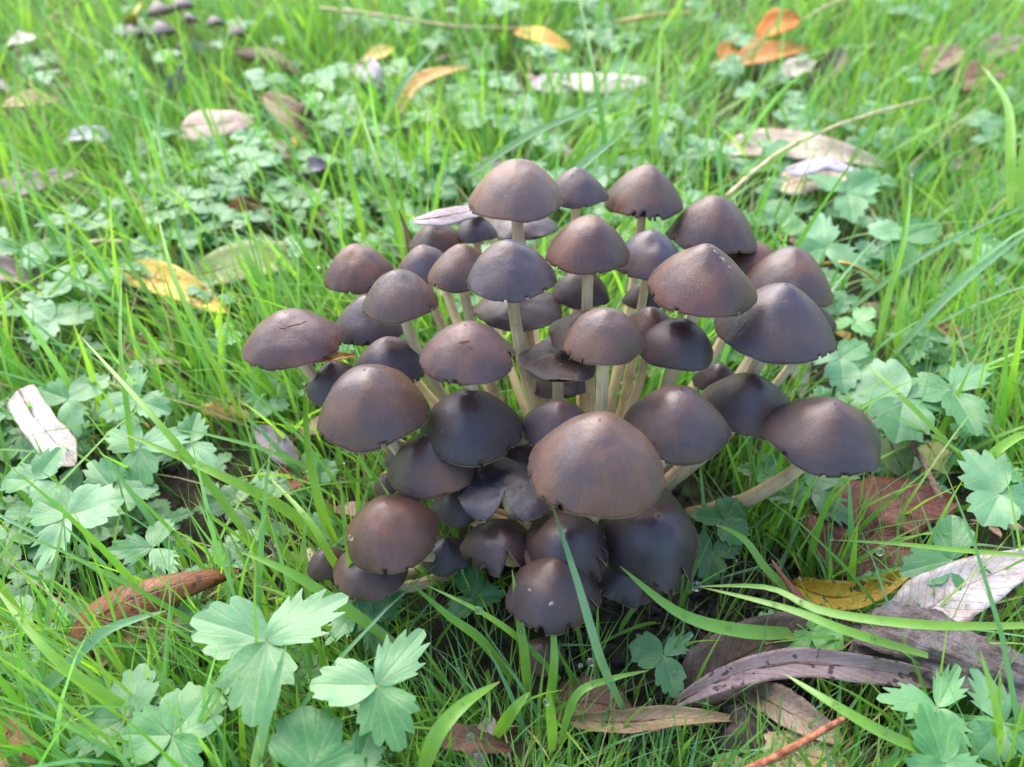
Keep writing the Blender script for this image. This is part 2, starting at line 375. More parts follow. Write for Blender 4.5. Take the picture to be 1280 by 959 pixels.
MU = [  # dark tones of low and inner caps have overhead shade put into the colour
 ('pale tan bell cap standing tallest at the back of the clump', (587,194,706,282), 8.4, PALE, dict(b=1.55)),
 ('greyish cap close behind the right shoulder of the pale tan tallest cap', (681,200,759,270), 7.6, GREY, {}),
 ('dark brown cap with a ragged notched rim at the back right of the clump', (752,203,856,277), 7.0, BR, dict(splits=[(262,.86,.10),(282,.88,.07),(250,.9,.05)])),
 ('smooth broad brown cap behind the reddish cone shaped cap', (832,242,946,322), 6.2, BR, {}),
 ('reddish brown cone shaped cap with a pale scuff near its tip', (808,300,943,404), 7.8, RED, dict(b=1.75)),
 ('brown cap at the far right back, half behind the dusky blue grey cap', (925,305,1040,392), 5.4, BR, dict(b=1.55)),
 ('large dusky blue grey conical cap on the right edge of the upper clump', (893,353,1042,457), 6.2, GREY, dict(b=1.8)),
 ('round reddish brown cap with pale stem right below the greyish back cap', (681,266,789,347), 8.0, RED, dict(b=1.55)),
 ('narrow bluish lavender cap tucked behind the reddish cone shaped cap', (765,281,857,359), 6.8, LAV, dict(b=1.5)),
 ('grey brown cap with thin ragged rim above three tall pale stems', (580,299,696,377), 7.9, GREY, dict(b=1.65, splits=[(195,.88,.08)])),
 ('brown cap tucked left behind the grey brown cap with ragged rim', (535,300,622,370), 7.0, BR, {}),
 ('small lavender brown cap between the left back cap and the tall grey brown one', (495,306,568,356), 6.4, GREY, {}),
 ('small round brown cap under the tip of the grey fallen leaf at the back', (513,274,580,320), 5.6, BR, {}),
 ('small wrinkled cap half hidden behind the tallest pale cap on its left', (568,266,622,306), 5.8, GREY, {}),
 ('small cut off grey cap seen behind the stem of the tallest pale cap', (608,262,695,301), 5.6, GREY, dict(lobes=.06)),
 ('smooth pinkish brown cap at the upper left end of the clump', (405,305,495,367), 6.2, RED, dict(b=1.5)),
 ('brown cap with pale shine overlapping the pinkish upper left cap', (452,336,548,405), 7.3, BR, dict(b=1.55)),
 ('dark purple brown cap below the shiny brown cap on the left', (417,366,512,436), 5.6, LAV, {}),
 ('far left brown cap with a cracked reddish top', (304,386,428,464), 6.2, RED, dict(b=1.7, lobes=.05)),
 ('dark lavender cap peeping out above the broad left front cap', (440,420,537,486), 5.4, LAV, {}),
 ('dark purple cap wedged under the far left cap', (382,446,460,512), 4.7, LAV, {}),
 ('broad smooth mauve brown cap at the left front of the clump', (395,455,537,563), 5.9, BR, dict(b=1.5)),
 ('brown cap with reddish dented top and a notch on its right rim', (524,401,645,483), 7.2, (.105,.066,.062), dict(splits=[(350,.72,.16),(255,.9,.05)])),
 ('dark slate grey rounded cap left of the largest front cap', (526,486,653,583), 5.1, DK, dict(b=1.55)),
 ('brown bell cap with torn left rim in the middle of the clump', (704,377,806,464), 7.6, BR, dict(b=1.5)),
 ('torn brown flap of a cap folded out left of the middle bell cap', (684,388,776,440), 6.6, BR, dict(tilt=(-.2,0), lobes=.06)),
 ('wrinkled dark cap with pale specks lying left of the middle stems', (650,428,746,474), 6.0, (.085,.05,.04), dict(lobes=.09)),
 ('flat dark cap directly under the wrinkled speckled cap', (655,450,742,498), 4.3, WET_SHADED, dict(lobes=.05)),
 ('wet dark red cap behind the slanting stem on the right of the middle', (797,398,893,465), 6.3, WET_SHADED, dict(b=1.2)),
 ('small brown cap hidden between the middle bell cap and the cone shaped cap', (776,383,846,432), 6.3, RED, {}),
 ('largest light brown cap at the front centre of the clump', (660,514,831,651), 6.1, (.155,.10,.075), dict(b=1.6, lobes=.025, splits=[(232,.94,.04),(150,.95,.03)])),
 ('broad brown cap just right of the largest front cap', (778,481,911,582), 5.4, (.11,.074,.064), dict(b=1.55)),
 ('flattened grey cap with a torn right rim below the dusky blue grey cap', (880,458,988,557), 4.4, GREY, dict(lobes=.08, tilt=(0,-.15), splits=[(40,.8,.1),(20,.88,.1)])),
 ('small dark cap deep behind the stem of the dusky blue grey cap', (866,452,925,496), 4.0, DK, {}),
 ('solitary dark cap leaning out on a curved stem at the right edge', (955,496,1104,598), 4.8, (.072,.052,.052), dict(b=1.8, splits=[(275,.93,.05)])),
 ('small purple cap squeezed behind the largest front cap on its left', (650,498,742,566), 5.0, LAV, {}),
 ('brown cap sheltered beneath the dark slate grey cap', (485,536,597,628), 4.3, (.17,.095,.065), {}),
 ('small brown cap peeping between the broad left front cap and the sheltered one', (480,548,526,592), 3.6, BR, {}),
 ('black blue cap split open down its front like a heart', (575,577,688,656), 4.3, (.045,.038,.05), dict(b=1.2, tilt=(0,-.1), splits=[(268,.12,.50)])),
 ('ragged dark cap with scalloped lobes below the split heart shaped cap', (578,648,672,722), 3.0, WET_SHADED, dict(b=1.3, lobes=.10, splits=[(290,.45,.34),(240,.75,.16),(215,.8,.1),(325,.7,.16)])),
 ('brown cap with bright blue shine at the lower left of the clump', (430,617,551,717), 3.9, (.13,.072,.045), dict(b=1.55)),
 ('smooth brown cap underneath the shining lower left cap', (415,676,512,752), 2.6, (.13,.08,.055), {}),
 ('small dull brown cap in the grass at the far lower left of the clump', (384,668,436,742), 2.0, BR, {}),
 ('dark cap with a frilled pale edge below the largest front cap', (650,636,765,748), 3.3, WET_SHADED, dict(b=1.6, lobes=.13, tilt=(0,-.25), splits=[(330,.62,.14),(350,.66,.13),(12,.7,.14),(308,.7,.12)])),
 ('dark brown cap with two pale spots at the bottom of the clump', (634,692,752,793), 2.9, (.085,.058,.052), dict(b=1.5, lobes=.05, splits=[(285,.85,.07),(250,.9,.06),(330,.7,.12)])),
 ('very dark flattened cap with split edges at the lower right of the clump', (752,616,879,736), 3.2, DK, dict(b=1.6, lobes=.14, tilt=(0,-.3), splits=[(38,.6,.2),(335,.75,.10),(300,.7,.12)])),
 ('very dark lobed cap poking out under the flattened lower right cap', (746,684,837,762), 2.3, DK, dict(b=1.65, lobes=.09, splits=[(285,.55,.25),(320,.75,.12)])),
 ('tiny brown cap lowest of all at the foot of the clump', (650,792,706,850), 1.1, BR, {}),
 ('dark cap deep inside the clump behind the tall pale stems', (594,360,704,414), 5.6, WET_SHADED, {}),
 ('dark cap deep inside the clump behind the round reddish brown cap', (690,336,764,386), 5.6, WET_SHADED, {}),
 ('small brown cap in the grass edge under the sheltered brown cap', (466,588,506,624), 2.6, BR, {}),
 ('shrivelled reddish brown cap between the smooth broad cap and the far right one', (898,300,978,345), 5.5, RED, dict(lobes=.09)),
 ('small dark cap low behind the narrow bluish lavender cap', (778,345,832,396), 5.2, WET_SHADED, {}),
 ('pinkish cap rim showing just right of the dusky blue grey cap', (990,378,1046,424), 4.2, RED, {}),
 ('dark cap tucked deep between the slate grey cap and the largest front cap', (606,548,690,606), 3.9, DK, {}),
 ('dull brown cap in the gap left of the split heart shaped cap', (540,604,606,662), 3.0, BR, {}),
 ('small dark cap low between the shining lower left cap and the scalloped one', (528,668,590,722), 2.0, GREY, dict(lobes=.07)),
]
for lab, box, z, colr, kw in MU:
    base = at(893, 636, .2) if 'solitary' in lab else None
    if base: kw['base'] = (base.x - .6, base.y + .25)
    mushroom(lab, box, z, colr, **kw)
def marks(key, pts, mat, name):
    """small irregular scars grown onto the skin of a cap where the photograph shows them"""
    cap, P_ = [v for k, v in BUILT.items() if key in k][0]
    off = cap.parent.location; V = []; Fc = []
    me_ = cap.data; best = []
    co = [(proj(v.co + off), v) for v in me_.vertices]
    for (px, py, ra, rb, ang) in pts:
        (_, v) = min(((q[0] - px) ** 2 + (q[1] - py) ** 2 + q[2] * .5, i_) for i_, (q, v_) in enumerate(co))
        v = me_.vertices[v]; N = v.normal.copy(); 
        if N.dot(Vector((0, 0, 1)) - FWD) < 0: N = -N
        T = (RIGHT - N * RIGHT.dot(N)).normalized(); B_ = N.cross(T); a = R(ang); T, B_ = T * math.cos(a) + B_ * math.sin(a), B_ * math.cos(a) - T * math.sin(a)
        n0 = len(V); V.append(v.co + N * .018)
        for ring in (1, 2):
            for k in range(14):
                t = k / 14 * 2 * math.pi; f = ring / 2 * (1 + .35 * noise.noise(Vector((math.cos(t) * 2, math.sin(t) * 2, px))))
                V.append(v.co + T * math.cos(t) * ra * f + B_ * math.sin(t) * rb * f + N * (.014 if ring == 1 else -.012))
        for k in range(14):
            k2 = (k + 1) % 14; Fc.append((n0, n0 + 1 + k, n0 + 1 + k2)); Fc.append((n0 + 1 + k, n0 + 15 + k, n0 + 15 + k2, n0 + 1 + k2))
    obj(name, mesh(name, V, Fc, mat), cap)
M_SCUFF = mat_simple('pale_scar', (.16, .11, .085), (.30, .23, .18), 12, .6); M_SCAR = mat_simple('brown_scar', (.10, .04, .03), (.17, .075, .05), 9, .6)
marks('two pale spots', [(661, 737, .07, .05, 0), (690, 754, .09, .06, 40)], M_SCUFF, 'pale_spot')
marks('pale scuff near its tip', [(895, 315, .10, .03, -40), (905, 326, .13, .05, -50), (912, 334, .08, .04, -30), (900, 322, .05, .02, -60)], M_SCUFF, 'scuff')
marks('cracked reddish top', [(368, 405, .22, .035, 20), (352, 410, .16, .03, -10), (380, 402, .10, .02, 50)], M_SCAR, 'crack')
marks('reddish dented top', [(580, 428, .14, .05, 10), (587, 434, .10, .03, -40)], M_SCAR, 'crack')
marks('just right of the largest', [(820, 508, .14, .02, 15), (826, 506, .06, .02, -60)], M_SCAR, 'crack')
marks('wrinkled dark cap with pale specks', [(680, 452, .05, .03, 0), (692, 448, .06, .03, 30), (700, 456, .05, .03, 10), (672, 460, .06, .02, -20), (712, 450, .04, .03, 0), (665, 454, .04, .02, 0)], M_SCUFF, 'pale_speck')
FB = at(215, 62, 0)
FM = [((150,28,186,54),1.6),((184,22,222,52),2.2),((182,0,216,24),2.8),((212,-6,243,16),3.0),((226,14,250,34),2.0),((282,28,312,50),1.8),((256,16,282,38),1.8)]
FLAB = ['leftmost', 'greyish middle', 'tall left', 'topmost', 'small right', 'outlying rightmost', 'low outlying']
for (bx_, z), w_ in zip(FM, FLAB):
    p = at((bx_[0] + bx_[2]) / 2, bx_[3] + 12, 0)
    mushroom(w_ + ' cap of the small far cluster of mushrooms in the top left lawn', bx_, z, GREY, base=(p.x * .8 + FB.x * .2, p.y * .7 + FB.y * .3), group='small mushrooms far off in the lawn', detail=.5)

# ------------------------------------------------------------------ fallen leaves
def leaf_mesh(name, P, w, kind='lance', cup=.2, arch=0.0, roll=-.35, twist=0.0, mat=None, wav=.06, origin=None):
    """P: list of points along the midrib (world); w: half width"""
    n = 30; pts = crom(P, n); V = []; A = []; m = 9; sd_ = random.uniform(0, 50)
    for i, p in enumerate(pts):
        t = i / (n - 1)
        T = (pts[min(i + 1, n - 1)] - pts[max(i - 1, 0)]).normalized()
        S = T.cross(Vector((0, 0, 1)));
        if S.length < .05: S = Vector((1, 0, 0))
        S.normalize(); N = S.cross(T).normalized()
        a = roll + twist * (t - .5); S, N = S * math.cos(a) + N * math.sin(a), N * math.cos(a) - S * math.sin(a)
        if kind == 'lance': W = math.sin(math.pi * min(1, t * .98 + .01) ** .85) ** .8
        elif kind == 'ovate': W = math.sin(math.pi * t ** .75) ** .65
        elif kind == 'birch': W = math.sin(math.pi * t ** .6) ** .8 * (1 + .10 * ((t * 11) % 1 - .5))
        elif kind == 'strip': W = min(1, t * 7 + .15, (1 - t) * 5 + .10)
        else: W = math.sin(math.pi * t) ** .5
        W = max(W, .02) * w
        for k in range(m):
            v = k / (m - 1) * 2 - 1
            th = v * cup * 1.6
            ed = 1 + .10 * noise.noise(Vector((t * 9, v * 2, sd_))) + .05 * noise.noise(Vector((t * 30, v * 2, sd_)))
            if abs(cup) > .01: sx, sz = math.sin(th) / (cup * 1.6), (1 - math.cos(th)) / (cup * 1.6) * (1 if cup > 0 else 1)
            else: sx, sz = v, 0
            zz = sz * W + wav * w * noise.noise(Vector((t * 5, v * 1.5, sd_ + 3))) * 1.5 + .06 * w * abs(v) + arch * math.sin(math.pi * t)
            V.append(p + S * sx * W * ed + N * zz); A.append((t, v, 0))
    Fc = [(i * m + k, i * m + k + 1, (i + 1) * m + k + 1, (i + 1) * m + k) for i in range(n - 1) for k in range(m - 1)]
    return V, Fc, A, pts
def fallen(label, pp, w, color, mat=None, petiole=None, cat='leaf', name='fallen_leaf', **kw):
    P = [at(*p) for p in pp]
    for p in P: p.z = max(p.z, ground_z(p.x, p.y) + .12)
    V, Fc, A, pts = leaf_mesh(name, P, w, **kw)
    O = P[len(P) // 2].copy(); O.z = min(v.z for v in V)
    me = mesh(name, [v - O for v in V], Fc, mat or M_DEAD, attr=A)
    o = obj(name, me, None, O, label=label, category=cat); o.color = (*color, 1)
    s = o.modifiers.new('thickness', 'SOLIDIFY'); s.thickness = .018; s.offset = 0
    mid = [p - O + Vector((0, 0, -.01)) for p in pts[::3]]
    if petiole:
        q = [at(*x) - O for x in petiole]; mid = q + mid if (q[-1] - mid[0]).length < (q[0] - mid[-1]).length else mid + q
    Vt, Ft, At = tube(mid, lambda t: .045 * (1.1 - .7 * t) * min(1, .5 + w), 6)
    pe = obj('midrib', mesh('midrib', Vt, Ft, M_TWIG, attr=At), o); pe.color = (*[min(1, c * 2.2) for c in color], 1)
    return o
LV = (.34, .30, .36); CR = (.52, .47, .37); WH = (.64, .60, .55); YE = (.58, .43, .06); OR = (.50, .20, .04); RU = (.12, .030, .014); BN = (.16, .075, .04); TN = (.42, .29, .17); PK = (.42, .30, .27); OL = (.26, .33, .12)
fallen('bleached white torn leaf in the buttercups at the left edge', [(24,488,2.2),(48,528,2.0),(95,582,1.6)], .52, WH, kind='strip', roll=-.45, cup=.1)
fallen('yellow willow leaf with brown base lying left of the clump', [(150,338,1.2),(185,345,1.6),(230,362,1.8),(285,392,1.5)], .72, YE, M_SPOT, kind='lance', roll=-.35, petiole=[(292,394,1.4),(322,398,1.3)])
fallen('dry curled brown leaf touching the base of the yellow leaf', [(120,335,.6),(165,352,1.3),(180,362,1.0)], .5, BN, kind='ovate', cup=.9)
fallen('pale pinkish leaf held flat above the lawn at the upper left', [(226,158,2.0),(262,155,2.3),(318,150,2.2)], .95, (.58,.42,.36), kind='ovate', roll=-.45, cup=-.15, petiole=[(262,160,2.0),(263,205,.2)])
fallen('long mauve grey leaf at the left edge in the grass', [(-25,248,1),(25,234,1.4),(100,214,1.2)], .65, (.30,.24,.27), kind='lance')
fallen('mauve brown withered leaf at the left edge below the mauve grey one', [(-20,330,1),(18,344,1.3),(62,352,1.0)], .6, (.26,.19,.20), kind='ovate', cup=.6)
fallen('large curled orange brown leaf behind the big lower left buttercup', [(85,850,.8),(120,775,1.9),(200,738,2.3),(300,712,1.5)], .62, (.20,.075,.025), M_SPOT, kind='lance', cup=-.55, roll=-.35)
fallen('narrow straw yellow leaf tip under the big lower left buttercup', [(100,845,.7),(150,800,1.1),(225,772,1.6)], .38, (.55,.42,.18), kind='lance', cup=.4)
fallen('broad rusty red leaf with black spots right of the clump', [(1065,728,.3),(1085,680,.8),(1110,640,1.1),(1198,628,1.2)], 1.75, RU, M_SPOT, kind='birch', roll=-.1, cup=.1, petiole=[(1060,745,.2)])
fallen('mustard yellow leaf with dark spots under the rusty red leaf', [(990,728,.4),(1030,745,.9),(1080,742,1.2),(1146,708,1.5)], .45, (.50,.33,.03), M_SPOT, kind='lance', cup=.5, roll=-.5)
fallen('long pale cream and mauve leaf across the lower right corner', [(1105,800,1.2),(1150,768,1.7),(1220,728,2.0),(1310,690,2.1)], .80, (.50,.45,.44), kind='lance', roll=-.25, cup=.15)
fallen('long grey pink rolled leaf arching along the lower right ground', [(840,882,1.0),(900,850,1.8),(985,828,2.1),(1080,836,2.2),(1170,850,1.8),(1240,850,1.3)], .36, (.36,.25,.24), M_SPOT, kind='lance', cup=.3, roll=-.75)
fallen('dark brown half of a folded leaf behind the grey pink rolled leaf', [(850,872,.6),(900,835,1.4),(980,800,1.5),(1060,790,1.0)], .8, (.13,.085,.07), kind='lance', cup=.3, roll=-.5)
fallen('thin rolled reddish leaf standing up at the lower right', [(1050,805,.5),(1015,760,1.6),(965,700,2.6)], .26, (.26,.10,.06), kind='lance', cup=-1.1)
fallen('mottled yellow leaf on the ground at the bottom edge', [(890,975,.5),(950,955,.8),(1010,945,.9),(1062,965,.6)], .6, (.50,.42,.22), M_SPOT, kind='ovate', roll=-.1)
fallen('dry buff leaf with curled sides above the mottled yellow one', [(935,862,.6),(985,890,1.1),(1055,930,.9)], .5, (.40,.29,.22), kind='lance', cup=.6)
fallen('tan twisted leaf below the small dark buttercup', [(705,900,.7),(780,902,1.2),(850,898,1.4),(930,902,.9)], .34, (.36,.25,.14), kind='lance', cup=.7, twist=1.2)
fallen('reddish brown leaf flat beneath the rolled leaf by the rotten wood', [(1020,800,.3),(1070,782,.5),(1110,772,.4)], .45, (.22,.12,.10), kind='ovate')
fallen('small golden curled leaf caught under the far left cap', [(366,458,5.9),(392,449,6.3),(418,447,6.2),(446,444,5.9)], .17, (.52,.27,.06), kind='lance', cup=.6, roll=-.5)
fallen('grey mauve leaf resting on the small caps at the back', [(516,276,6.6),(550,271,6.9),(590,264,6.7),(625,258,6.2)], .33, (.42,.36,.38), kind='lance', roll=-.35, cup=-.2)
fallen('tan narrow leaf standing upright behind the left back caps', [(512,325,4.2),(507,292,5.6),(498,262,6.8)], .24, (.45,.33,.19), kind='lance', roll=.9)
fallen('large white leaf lying far back in the middle of the lawn', [(700,98,1.6),(755,102,1.9),(812,100,1.7)], .8, WH, kind='lance', cup=-.3)
fallen('lavender leaf beside the large white leaf at the back', [(668,100,1),(700,108,1.4),(730,98,1.2)], .8, LV, kind='ovate')
fallen('pale lavender leaf resting on cream leaves at the right', [(982,214,2.3),(1030,200,2.8),(1078,216,2.4)], 1.0, (.42,.40,.50), kind='ovate', cup=-.35, roll=.2)
fallen('cream leaf spread out behind the pale lavender leaf', [(900,190,1.2),(960,182,1.6),(1030,190,1.7),(1110,208,1.2)], .9, (.54,.48,.38), kind='lance')
fallen('cream leaf peeping out in front of the pale lavender leaf', [(975,235,1.2),(1010,225,1.6),(1060,222,1.4)], .8, (.72,.58,.44), kind='ovate')
fallen('bright orange round leaf in the upper right lawn', [(945,48,1.4),(970,30,2.4),(1000,25,2.6)], .9, (.70,.22,.03), kind='ovate', roll=-.6)
fallen('orange leaf left of the bright orange round one', [(898,72,1.2),(915,62,1.5),(945,50,1.3)], .6, (.60,.20,.04), kind='ovate', roll=-.4)
fallen('orange leaf lying lowest in the upper right orange group', [(920,78,1.2),(960,66,1.6),(1010,60,1.2)], .8, (.60,.24,.06), kind='lance')
fallen('cream leaf tucked under the orange group', [(975,95,1.0),(1000,84,1.3),(1030,82,1.2)], .6, CR, kind='ovate')
fallen('dull brown curled leaf right of the orange leaves', [(1020,110,.8),(1040,82,1.9),(1052,62,2.5)], .8, (.22,.14,.12), kind='ovate', cup=.7, roll=-.4)
fallen('pinkish brown leaf at the upper right', [(1148,88,1.2),(1175,74,1.8),(1205,62,1.8)], .9, (.40,.24,.17), kind='ovate', roll=-.4)
fallen('rusty leaf lying behind grass at the right edge', [(1195,110,1.0),(1225,92,1.4),(1260,95,1.2)], .8, (.32,.16,.11), kind='ovate')
fallen('grey brown leaf near the top right corner', [(1225,70,1.0),(1252,58,1.4),(1290,50,1.2)], .8, (.30,.22,.19), kind='ovate')
fallen('golden orange leaf in the far middle lawn', [(645,38,1.4),(675,46,1.8),(715,62,1.4)], .6, (.70,.38,.05), kind='lance')
fallen('arched orange and cream leaf upper centre left', [(495,145,1.2),(515,108,2.0),(545,92,2.2),(585,84,1.6)], .42, (.66,.38,.12), kind='lance')
fallen('small lavender leaf in the upper left centre lawn', [(448,78,1.0),(462,92,1.8),(480,112,1.2)], .7, LV, kind='ovate', roll=-.4)
fallen('small yellow leaf above the small lavender leaf', [(452,76,1.2),(470,68,1.7),(492,60,1.4)], .5, (.66,.50,.12), kind='ovate')
fallen('large brown leaf propped up in the upper left', [(398,180,.7),(370,150,2.0),(330,118,2.4)], .8, (.22,.13,.07), kind='lance', roll=.5)
fallen('dark brown curled leaf further back in the upper left', [(290,62,1.4),(335,66,2.0),(372,92,1.4)], .7, (.12,.06,.04), kind='lance', cup=-.7)
fallen('pale lavender leaf tip sticking up in the upper left', [(208,130,.8),(222,100,2.3),(232,75,3.2)], .4, (.44,.38,.42), kind='lance', roll=.8)
fallen('glossy chestnut folded leaf left of the clump behind grass', [(280,292,.8),(308,272,1.8),(345,278,1.0)], .9, (.24,.08,.03), kind='ovate', cup=.7, roll=-.4)
fallen('yellow green fading leaf flat in the left lawn', [(240,345,.8),(310,330,1.3),(400,318,1.2)], 1.0, OL, kind='lance')
fallen('mauve brown small leaf among the upper left buttercups', [(330,195,.8),(352,188,1.4),(372,198,1.0)], .6, (.38,.27,.25), kind='ovate')
fallen('grey mauve folded leaf left of the clump behind grass blades', [(378,232,.9),(392,212,2.0),(415,212,1.6)], .6, LV, kind='ovate', cup=.8)
fallen('orange yellow tiny leaf beside the mauve brown one', [(355,188,1.0),(370,178,1.6),(382,182,1.4)], .45, (.65,.33,.07), kind='ovate')
fallen('small yellow leaf under the far mushroom cluster', [(155,34,1.6),(168,22,2.5),(176,4,3.0)], .38, (.70,.62,.10), kind='lance', roll=.5)
fallen('white leaf in the far top left corner', [(10,55,1.2),(28,48,1.7),(42,44,1.4)], .55, WH, kind='ovate')
fallen('peach coloured leaf at the left in the back lawn', [(5,130,1.0),(35,125,1.5),(75,124,1.2)], .6, (.62,.42,.28), kind='lance')
fallen('blue grey strip of leaf in the upper left lawn', [(85,172,1.2),(110,168,1.6),(138,172,1.4)], .5, (.40,.44,.46), kind='strip')
fallen('small rust red leaf in the grass in front of the left caps', [(345,618,.7),(362,600,1.3),(382,596,1.0)], .45, (.28,.07,.03), kind='ovate', roll=-.4)
fallen('mauve grey leaf half buried in grass left of the clump', [(320,535,.8),(350,560,1.2),(372,585,.9)], .42, (.26,.23,.27), kind='lance', roll=-.5)
fallen('pale papery leaf tip upright beside the lower left caps', [(355,722,.5),(347,700,1.6),(339,674,2.5)], .26, (.46,.40,.36), kind='lance', roll=.7)
fallen('brown leaf corner in the very bottom left', [(-15,925,.7),(15,942,1.2),(60,965,.9)], .7, (.40,.20,.11), kind='ovate')
fallen('rust brown leaf low at the foot of the clump', [(690,880,.3),(740,878,.8),(790,892,.5)], .6, (.22,.12,.07), kind='ovate')
fallen('red brown leaf low in the right lawn', [(1135,432,.8),(1165,420,1.4),(1200,405,1.2)], .55, (.26,.10,.06), kind='lance', roll=-.4)
fallen('dark purple leaf scrap in the right lawn', [(1195,425,.7),(1220,430,1.2),(1240,445,.9)], .5, (.11,.07,.08), kind='ovate', cup=.5)
fallen('small yellowing leaf between the solitary cap and the right buttercups', [(1160,555,1.2),(1172,575,1.3),(1185,590,1.0)], .42, (.42,.44,.13), kind='ovate', roll=-.4)
fallen('dull green oval leaf just above the rusty red leaf', [(1110,545,1.3),(1120,570,1.5),(1135,598,1.0)], .5, (.20,.26,.09), kind='ovate', roll=-.5)
# random litter scraps
def zone(x, y):
    far = 'far back' if y > 45 else 'behind the clump' if y > 27 else 'level with the clump' if y > 17 else 'in the near foreground'
    s_ = 'on the left' if x < -8 else 'left of the middle' if x < 0 else 'right of the middle' if x < 8 else 'on the right'
    return far + ' ' + s_
V = []; Fc = []; A = []
litter = []
LCOL = [(.30,.24,.24),(.22,.14,.10),(.36,.26,.17),(.16,.08,.05),(.46,.38,.30),(.40,.36,.38),(.45,.30,.08)]
protos = []
for i in range(10):
    Vl, Fl, Al, _ = leaf_mesh('leaf_scrap', [Vector((-1, 0, 0)), Vector((0, 0, .15)), Vector((1, .1, 0))], random.uniform(.28, .5), kind=random.choice(['lance', 'ovate', 'birch']), cup=random.uniform(-.6, .6), wav=.15)
    protos.append(mesh('leaf_scrap', Vl, Fl, M_DEAD, attr=Al))
rs = random.Random(11)
for i in range(240):
    y = 12 + rs.random() ** 1.2 * 70; x = rs.uniform(-1, 1) * (y * .62 + 6)
    if math.hypot(x - BX, (y - BY)) < 4.5 or (x > 0 and y < 19): continue
    ci = rs.randrange(7)
    o = obj('leaf_scrap', rs.choice(protos), None, (x, y, ground_z(x, y) + rs.uniform(.3, 1.3)), label='dry ' + ['mauve', 'brown', 'tan', 'umber', 'buff', 'grey', 'ochre'][ci] + ' leaf scrap in the grass ' + zone(x, y), category='leaf', group='dry leaf scraps scattered in the lawn')
    o.rotation_euler = (rs.gauss(0, .3), rs.gauss(0, .3), rs.uniform(0, 6.28)); s = rs.uniform(.5, 1.25); o.scale = (s, s, s); o.color = (*LCOL[ci], 1)

# ------------------------------------------------------------------ straws, twigs, rotten wood
def stick(label, pp, r, mat, color=(1, 1, 1), name='dry_stalk', cat='stalk', wob=.15):
    P = crom([at(*p) for p in pp], 22); O = P[0].copy()
    for i, p in enumerate(P): p += Vector((0, 0, .05 * noise.noise(p * .8)))
    Vt, Ft, At = tube([p - O for p in P], lambda t: r * (1 - .35 * t), 7, wob=wob)
    o = obj(name, mesh(name, Vt, Ft, mat, attr=At), None, O, label=label, category=cat); o.color = (*color, 1); return o
stick('long straw coloured stalk slanting up right behind the clump', [(908,246,3.2),(975,190,3.6),(1060,152,3.4),(1165,122,2.6)], .085, M_STRAW)
stick('long pale straw lying across the far top of the lawn', [(400,10,2.0),(480,20,2.2),(560,32,2.0),(650,36,1.5)], .11, M_STRAW)
stick('golden straw in the far top middle of the lawn', [(770,28,2.0),(815,20,2.2),(870,14,1.6)], .15, M_STRAW, (1, .8, .5))
stick('short bent straw in the left lawn above the yellow leaf', [(106,322,1.4),(112,304,1.8),(150,302,1.7),(178,302,1.4)], .12, M_STRAW)
stick('yellow looped stalk just right of the clump', [(1024,331,2.2),(1050,328,2.8),(1080,338,2.6),(1115,368,1.6)], .07, M_STRAW, (1, .8, .3))
stick('reddish brown smooth stalk crossing the mottled yellow leaf', [(905,975,1.4),(970,945,1.9),(1055,898,2.2)], .11, M_TWIG, (1.7, .85, .55))
stick('grey brown twig rising beside the rusty red leaf', [(1190,650,.6),(1168,608,1.4),(1150,570,1.6)], .14, M_TWIG, (1.1, .95, .9), 'twig', 'twig')
stick('thin brown twig lying among the left grass', [(0,405,1.0),(20,415,1.2),(45,432,1.0)], .09, M_TWIG, (1, 1, 1), 'twig', 'twig')
stick('pale stalk crossing the upper right lawn', [(1005,25,1.8),(1030,10,2.2),(1050,0,2.4)], .12, M_STRAW)
# rotten wood
P = crom([at(1085, 785, 1.5), at(1125, 800, 1.8), at(1190, 822, 1.9), at(1300, 868, 1.4)], 70)
n = len(P); V = []; A = []; Fc = []; S = 40
for i, p in enumerate(P):
    T = (P[min(i + 1, n - 1)] - P[max(i - 1, 0)]).normalized(); X_ = T.cross(Vector((0, 0, 1))).normalized(); N = X_.cross(T)
    t = i / (n - 1); rr = .92 * min(1, .45 + t * 4) * (1 - .25 * t)
    for k in range(S):
        a = 2 * math.pi * k / S; ca, sa = math.cos(a), math.sin(a)
        q = Vector((ca * 2.2, sa * 2.2, t * 3.0)); f = 1 + .20 * (abs(noise.noise(Vector((ca * 4, sa * 4, t * 2.5)))) * 2 - .6) + .34 * noise.noise(q) + .22 * noise.noise(Vector((ca * 6, sa * 6, t * 6))) + .12 * noise.noise(Vector((ca * 16, sa * 16, t * 22)))
        endj = T * (.5 * noise.noise(Vector((ca * 5, sa * 5, 4))) if i < 2 else 0)
        V.append(p + (X_ * ca * 1.1 + N * sa * .72) * rr * f + endj); A.append((ca, sa, t))
for i in range(n - 1):
    for k in range(S): k2 = (k + 1) % S; Fc.append((i * S + k, i * S + k2, (i + 1) * S + k2, (i + 1) * S + k))
Fc.append(tuple(range(S))[::-1])
O = P[n // 2]; O2 = Vector((O.x, O.y, 0))
wood = obj('rotten_wood', mesh('rotten_wood', [v - O2 for v in V], Fc, M_BARK, attr=A), None, O2, label='grey weathered piece of rotten wood at the lower right', category='wood')
Pk = [p - O2 for p in crom([at(1092, 778, 1.9), at(1110, 800, 2.0), at(1132, 812, 1.9)], 10)]
Vt, Ft, At = tube(Pk, lambda t: .16 * math.sin(math.pi * (.12 + t * .8)) + .03, 8, wob=.5)
obj('splinter', mesh('splinter', Vt, Ft, M_BARK, attr=At), wood)

